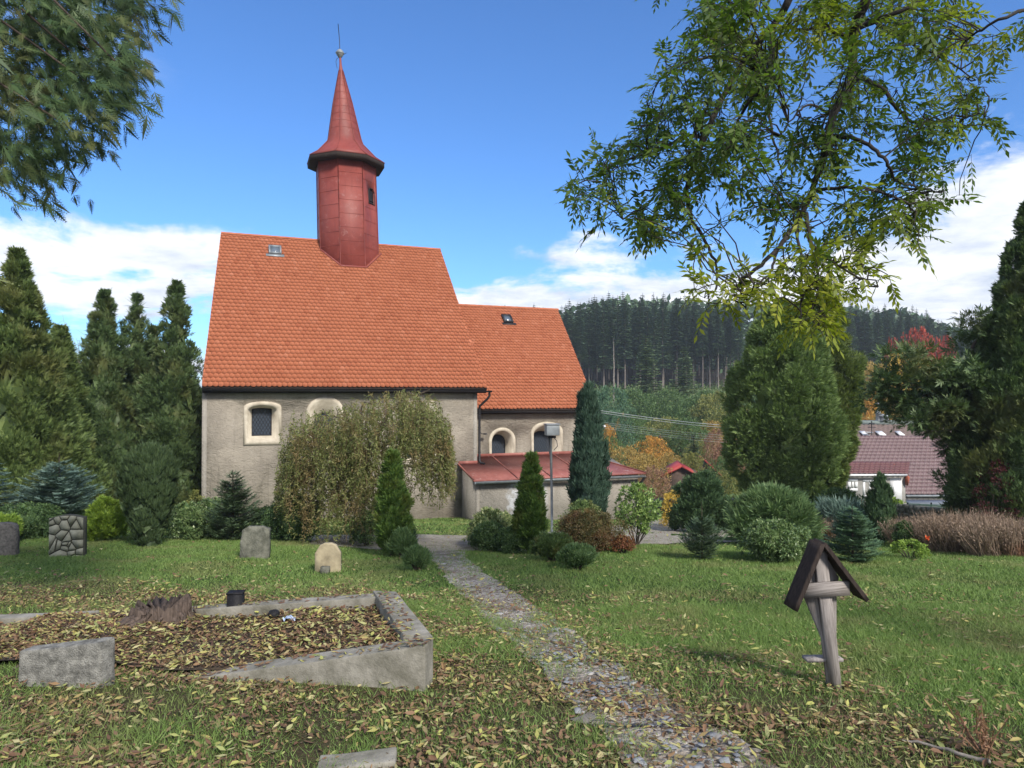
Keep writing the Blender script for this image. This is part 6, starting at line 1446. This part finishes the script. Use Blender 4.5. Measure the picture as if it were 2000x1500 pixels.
# red-roofed sheds in the valley
def shed(px, d, wpx_, ztop_py, ze_py, label, dep=4., swap=False):
    p = GD(px, d); w = wpx_ * d / FPX; zt_ = Z(ztop_py, d) - p[2]; ze = Z(ze_py, d) - p[2]; s = empty('shed', p, -.15, label, 'shed')
    mb = MB(); mb.prism([(-w / 2, -.5), (w / 2, -.5), (w / 2, ze), (0, zt_ - .12), (-w / 2, ze)], 0, dep, axis=1); mb.build('wall', M['brownwall'], s)
    mb = MB()
    for sg in (-1, 1):
        q = [(sg * (w / 2 + .3), -.4, ze - .2), (sg * (w / 2 + .3), dep + .3, ze - .2), (0, dep + .3, zt_), (0, -.4, zt_)]; mb.raw(q + [(a, b, c - .18) for a, b, c in q], [[0, 1, 2, 3], [7, 6, 5, 4], [0, 4, 5, 1], [1, 5, 6, 2], [2, 6, 7, 3], [3, 7, 4, 0]])
    mb.build('roof', M['redroof'], s)
shed(1330, 62, 66, 908, 925, 'little brown shed with a red sheet roof beyond the drystone wall'); shed(1372, 70, 74, 894, 930, 'second red roofed shed mostly hidden by the dark spruce')
# A-frame pole and the overhead cables
pp = GD(1290, 92); Ha = Z(850, 92) - pp[2]; ap_ = empty('a_frame_pole', pp, 0, 'concrete A shaped power pole among the autumn bushes', 'utility pole')
for sg in (-1, 1): MB().tube([(sg * .62, 0, -.5), (sg * .10, 0, Ha)], .11, 6).build('leg', M['palebark'], ap_)
mb = MB(); mb.box((0, 0, Ha * .55), (.7, .1, .12)); mb.build('crosspiece', M['zinc'], ap_); mb = MB(); mb.box((0, -.15, Ha - .3), (.32, .1, .5)); mb.build('warning_plate', M['redroof'], ap_)
q0 = P0 + U * bxp[0] + Vv * bxp[1] + np.array([0, 0, bxp[2]]); pu = GD(1590, 47); Hu = Z(800, 47) - pu[2]; up_ = empty('utility_pole', pu, 0, 'wooden power pole hidden behind the big arborvitae carrying the cables', 'utility pole'); MB().tube([(0, 0, -.5), (0, 0, Hu)], [.15, .11], 8).build('post', M['palebark'], up_)
for k, (dz0, py1, r, lab) in enumerate(((.05, 830, .017, 'thick uppermost overhead cable from the church corner to the arborvitae'), (-.04, 835, .014, 'overhead cable just under the thick uppermost one'), (-.45, 848, .006, 'thin wire, highest of the lower bundle crossing the autumn slope'), (-.53, 853, .006, 'thin wire second from top in the lower bundle'), (-.62, 858, .006, 'thin wire second from bottom in the lower bundle'), (-.70, 864, .006, 'lowest thin wire of the bundle crossing the autumn slope'))):
    a_ = q0 + [0, 0, dz0]; b_ = np.array([pu[0], pu[1], Z(py1, 47)]); t = np.linspace(0, 1, 24)[:, None]; q = a_ + (b_ - a_) * t; q[:, 2] -= np.sin(t[:, 0] * pi) * .35; tag(MB().tube(q - a_, r, 4).build('overhead_cable', M['wire'], loc=a_), lab, 'cable', 'overhead cables right of the church')

# ------------------------------------------------------------------ air
hz = MB(); hz.box((0, 585, 13), (2240, 1250, 60)); hzo = hz.build('haze', M['white']); hm = bpy.data.materials.new('haze_air'); hm.use_nodes = True; hm.node_tree.nodes.clear()
ho = N(hm.node_tree, 'ShaderNodeOutputMaterial'); hv = N(hm.node_tree, 'ShaderNodeVolumePrincipled'); hv.inputs['Density'].default_value = .00045; hv.inputs['Color'].default_value = (.80, .88, 1, 1); hv.inputs['Anisotropy'].default_value = .2
hm.node_tree.links.new(hv.outputs[0], ho.inputs['Volume']); hzo.data.materials[0] = hm; tag(hzo, kind='stuff')

# ------------------------------------------------------------------ hillside: bushes, young spruces, forest
def protos(fn, n): return [fn(i) for i in range(n)]
def bush_proto(seed, H, W, mat):
    r = empty('hillside_bush', (0, 0, 0)); mb = leaf_mesh(seed, H, W * .95, prof_egg, 150, 44, W * .13, .19, .5, core=0, z0=.04 * H, depth=(.15, 1.)); mb.build('crown', mat, r); stems_mesh(seed, H, W, 5, .05, top=.7).build('trunk', M['bark'], r); return r
rg = np.random.default_rng(500); placed = []
bushes = [ # px, depth, top row, width px, material, description
 (1195, 95, 752, 90, 'slope_bluegreen', 'blue green bush under the forest edge beside the chancel roof'), (1262, 112, 770, 110, 'slope_green', 'dark green bushes below the bare trunks'), (1205, 80, 800, 70, 'slope_bluegreen', 'blue green bush right of the street lamp'),
 (1240, 84, 812, 80, 'slope_green', 'fresh green bush between the cables left of the A frame pole'), (1216, 86, 806, 26, 'slope_orange', 'small orange bush among green ones just right of the street lamp'), (1185, 78, 828, 40, 'slope_orange', 'orange leafed bush against the chancel corner'),
 (1190, 72, 850, 60, 'slope_green', 'green bush left of the orange tree on the slope'), (1268, 78, 850, 76, 'slope_orange', 'bright orange tree left of the A frame pole'), (1222, 66, 868, 90, 'slope_ochre', 'ochre bush above the annexe roof end'), (1262, 62, 885, 80, 'slope_ochre', 'ochre and brown bush behind the annexe downpipe'),
 (1300, 96, 812, 110, 'slope_olive', 'yellow green tree above the A frame pole'), (1340, 90, 815, 100, 'slope_green', 'green bush behind the top of the A frame pole'), (1310, 74, 880, 50, 'slope_ochre', 'yellow bush between the A frame pole legs and the dark spruce'),
 (1400, 102, 765, 110, 'slope_olive', 'pale yellow green bush at the forest edge left of the arborvitae'), (1440, 98, 790, 100, 'slope_olive', 'yellow green bush touching the left side of the arborvitae'), (1395, 92, 820, 70, 'slope_ochre', 'ochre bush behind the dark spruce tip'),
 (1400, 76, 838, 60, 'slope_brown', 'rust brown tree right of the dark spruce'), (1430, 72, 850, 70, 'slope_brown', 'grey brown bare looking bush beside the arborvitae'), (1405, 60, 888, 50, 'slope_green', 'round green bush above the red roof slope'), (1275, 56, 905, 60, 'slope_brown', 'reddish brown hedge plants left of the red roofed shed'),
 (1338, 104, 778, 90, 'slope_green', 'mid green bush between the two young spruces'), (1150, 88, 800, 80, 'slope_green', 'green bush behind the chancel corner'), (1370, 84, 855, 60, 'slope_olive', 'olive bush behind the dark valley spruce'), (1350, 66, 880, 60, 'slope_olive', 'olive bush over the ridge of the red roofed shed'),
 (1430, 58, 905, 60, 'slope_olive', 'olive shrub at the garden left of the arborvitae trunk'), (1240, 108, 760, 90, 'slope_green', 'green thicket directly under the bare pine trunks'), (1160, 102, 760, 80, 'slope_bluegreen', 'blue green thicket against the chancel roof verge'),
 (1380, 110, 762, 90, 'slope_green', 'green thicket under the right forest edge'), (1310, 112, 758, 90, 'slope_green', 'green thicket between the pale spruces'), (1455, 108, 765, 90, 'slope_green', 'green bush at forest edge hidden partly by arborvitae'),
 (1705, 86, 706, 90, 'slope_ochre', 'golden ochre tree right of the big arborvitae pair'), (1765, 88, 678, 110, 'slope_yellow', 'bright yellow tree in front of the forest'), (1812, 90, 700, 90, 'slope_olive', 'yellow green tree right of the bright yellow one'), (1690, 80, 760, 70, 'slope_orange', 'orange tree behind the right shoulder of the arborvitae'),
 (1795, 120, 640, 80, 'slope_red', 'deep red tree before the dark forest'), (1848, 122, 655, 40, 'slope_red', 'small red tree right of the deep red one'), (1745, 122, 660, 34, 'slope_red', 'small dull red tree left of the deep red one'), (1750, 70, 790, 110, 'slope_ochre', 'brown green hedge behind the silver chimney cowls'), (1850, 84, 720, 100, 'slope_green', 'green tree behind the spreading thuja'),
 (1900, 86, 700, 120, 'slope_green', 'green tree hidden deep behind the right thuja group'), (1800, 76, 770, 90, 'slope_olive', 'olive tree behind the farther house')]
pr = {}
for i, (px, d, top, w_, mt, lab) in enumerate(bushes):
    if mt not in pr: pr[mt] = [bush_proto(600 + len(pr) * 3 + j, 4., 5., F_[mt]) for j in range(2)]
    lst = pr[mt]; src = lst[i % 2]; used_ = 'label' in src.keys(); o = copy_tree(src) if used_ else src
    p = GD(px, d); H = Z(top, d) - p[2]; p[2] -= .2; o.location = p; o.rotation_euler = (0, 0, rg.uniform(0, 6.28)); W = w_ * d / FPX * 1.1; o.scale = (W / 5, W / 5, max(.6, H) / 4); tag(o, lab, 'tree' if H > 5 else 'bush', 'bushes and small trees on the slope')
for lst in pr.values():
    for o in lst:
        if 'label' not in o.keys():
            for ch in list(o.children): bpy.data.objects.remove(ch)
            bpy.data.objects.remove(o)
# low undergrowth covering the slope
n = 60000; y = rg.uniform(56, 192, n); x = y * rg.uniform(.02, .62, n); P = np.stack([x, y, gz(x, y)], 1); s_ = rg.uniform(.2, .7, n); P[:, 2] += s_ * .3 + rg.uniform(0, 1.2, n); D = nrm(rand_dir(rg, n) + [0, 0, .6]); mb = MB(); mb.raw(*rhombi(P, D, perp(D, rg), s_, s_ * .5)); tag(mb.build('undergrowth', F_['slope_fresh']), kind='stuff')
# young spruces standing before the forest
for px, d, top, w_, lab in ((1262, 128, 645, 74, 'pale young spruce before the forest, left one of two'), (1336, 124, 668, 76, 'pale young spruce before the forest, right one of two'), (1355, 68, 845, 58, 'dark spruce standing over the red sheds'), (1790, 62, 660, 100, 'green conifer behind the spreading thuja')):
    p = GD(px, d); H = Z(top, d) - p[2]; W = w_ * d / FPX; o = empty('spruce_tree', p, 0, lab, 'spruce'); fir_mesh(px, H, W * .6, 34, 11, H * .030, -.3, curve=.2, z0=.04, w=.35).build('crown', F_['spruce'] if d < 80 else F_['youngspruce'], o); trunk_mesh(H * .95, .16).build('trunk', M['bark'], o)
M['pinebark'] = solid('spruce_bark', (.19, .165, .15), (.10, .085, .078), .9, 1.5, 0)
def forest_proto(seed, H, R, clear):
    r = empty('forest_spruce', (0, 0, 0)); fir_mesh(seed, H, R, 34, 8, .46, -.45, curve=.14, z0=clear, w=.45, dens=.7).build('crown', F_['forest'], r); trunk_mesh(H * .97, .19, n=6, seed=seed, wob=.1).build('trunk', M['pinebark'], r); return r
fp = [forest_proto(701, 26., 2.7, .36), forest_proto(702, 25., 2.5, .44), forest_proto(703, 27., 3.1, .26)]; cnt = 0
skyl = lambda px: np.interp(px, [1040, 1090, 1150, 1210, 1280, 1400, 1500, 1640, 1700, 1760, 1820, 1860, 2000, 2100], [592, 597, 578, 570, 574, 577, 580, 585, 592, 592, 612, 628, 640, 640])
rows = [(178, 1.0, 1), (184, 1., 1), (191, 1.06, 1), (199, 1.1, 1), (208, 1.1, 1), (218, 1.1, 1)]
for ri, (d, _, __) in enumerate(rows):
    px = 1042 + rg.uniform(0, 10); step = (21, 21, 22, 24, 24, 26)[ri]
    while px < 2090:
        dd = d + rg.uniform(-3, 3) + max(0, (px - 1640)) * .10
        if not (1445 < px < 1655):
            src = fp[rg.integers(3)]; o = src if 'label' not in src.keys() else copy_tree(src); p = GD(px, dd); H = Z(skyl(px) + rg.normal(3, 6) + (4 if ri < 2 else 0), dd) - p[2]; p[2] -= .2
            s = max(12, H) / 26.; o.location = p; o.rotation_euler = (0, 0, rg.uniform(0, 6.28)); o.scale = (s * rg.uniform(.9, 1.15), s * rg.uniform(.9, 1.15), s); cnt += 1
            tag(o, 'tall dark spruce with a bare lower trunk in the forest on the hill', 'spruce', 'spruces of the forest on the hill')
        px += step * rg.uniform(.6, 1.4)
print('forest', cnt)
p = GD(1199, 150); H = Z(660, 150) - p[2]; o = empty('dead_pine', p, 0, 'pale bare dead trunk standing before the forest', 'tree'); trunk_mesh(H, .2, n=6, wob=.1).build('trunk', M['palebark'], o)
# far wood behind, one mass
n = 16000; y = rg.uniform(228, 262, n); x = y * rg.uniform(-.02, .85, n); tz = gz(x, y); hh = rg.uniform(0, 1, n) ** .8; zt_ = np.array([Z(skyl(1000 + q * FPX) + 14, yy) for q, yy in zip(x / y, y)]); P = np.stack([x, y, tz + (zt_ - tz) * hh], 1); D = nrm(rand_dir(rg, n) * [1, 1, .5] - [0, 0, .2]); L = rg.uniform(1.5, 3.2, n); mb = MB(); mb.raw(*rhombi(P, D, perp(D, rg), L, L * .7)); tag(mb.build('distant_wood', F_['forest']), kind='stuff')
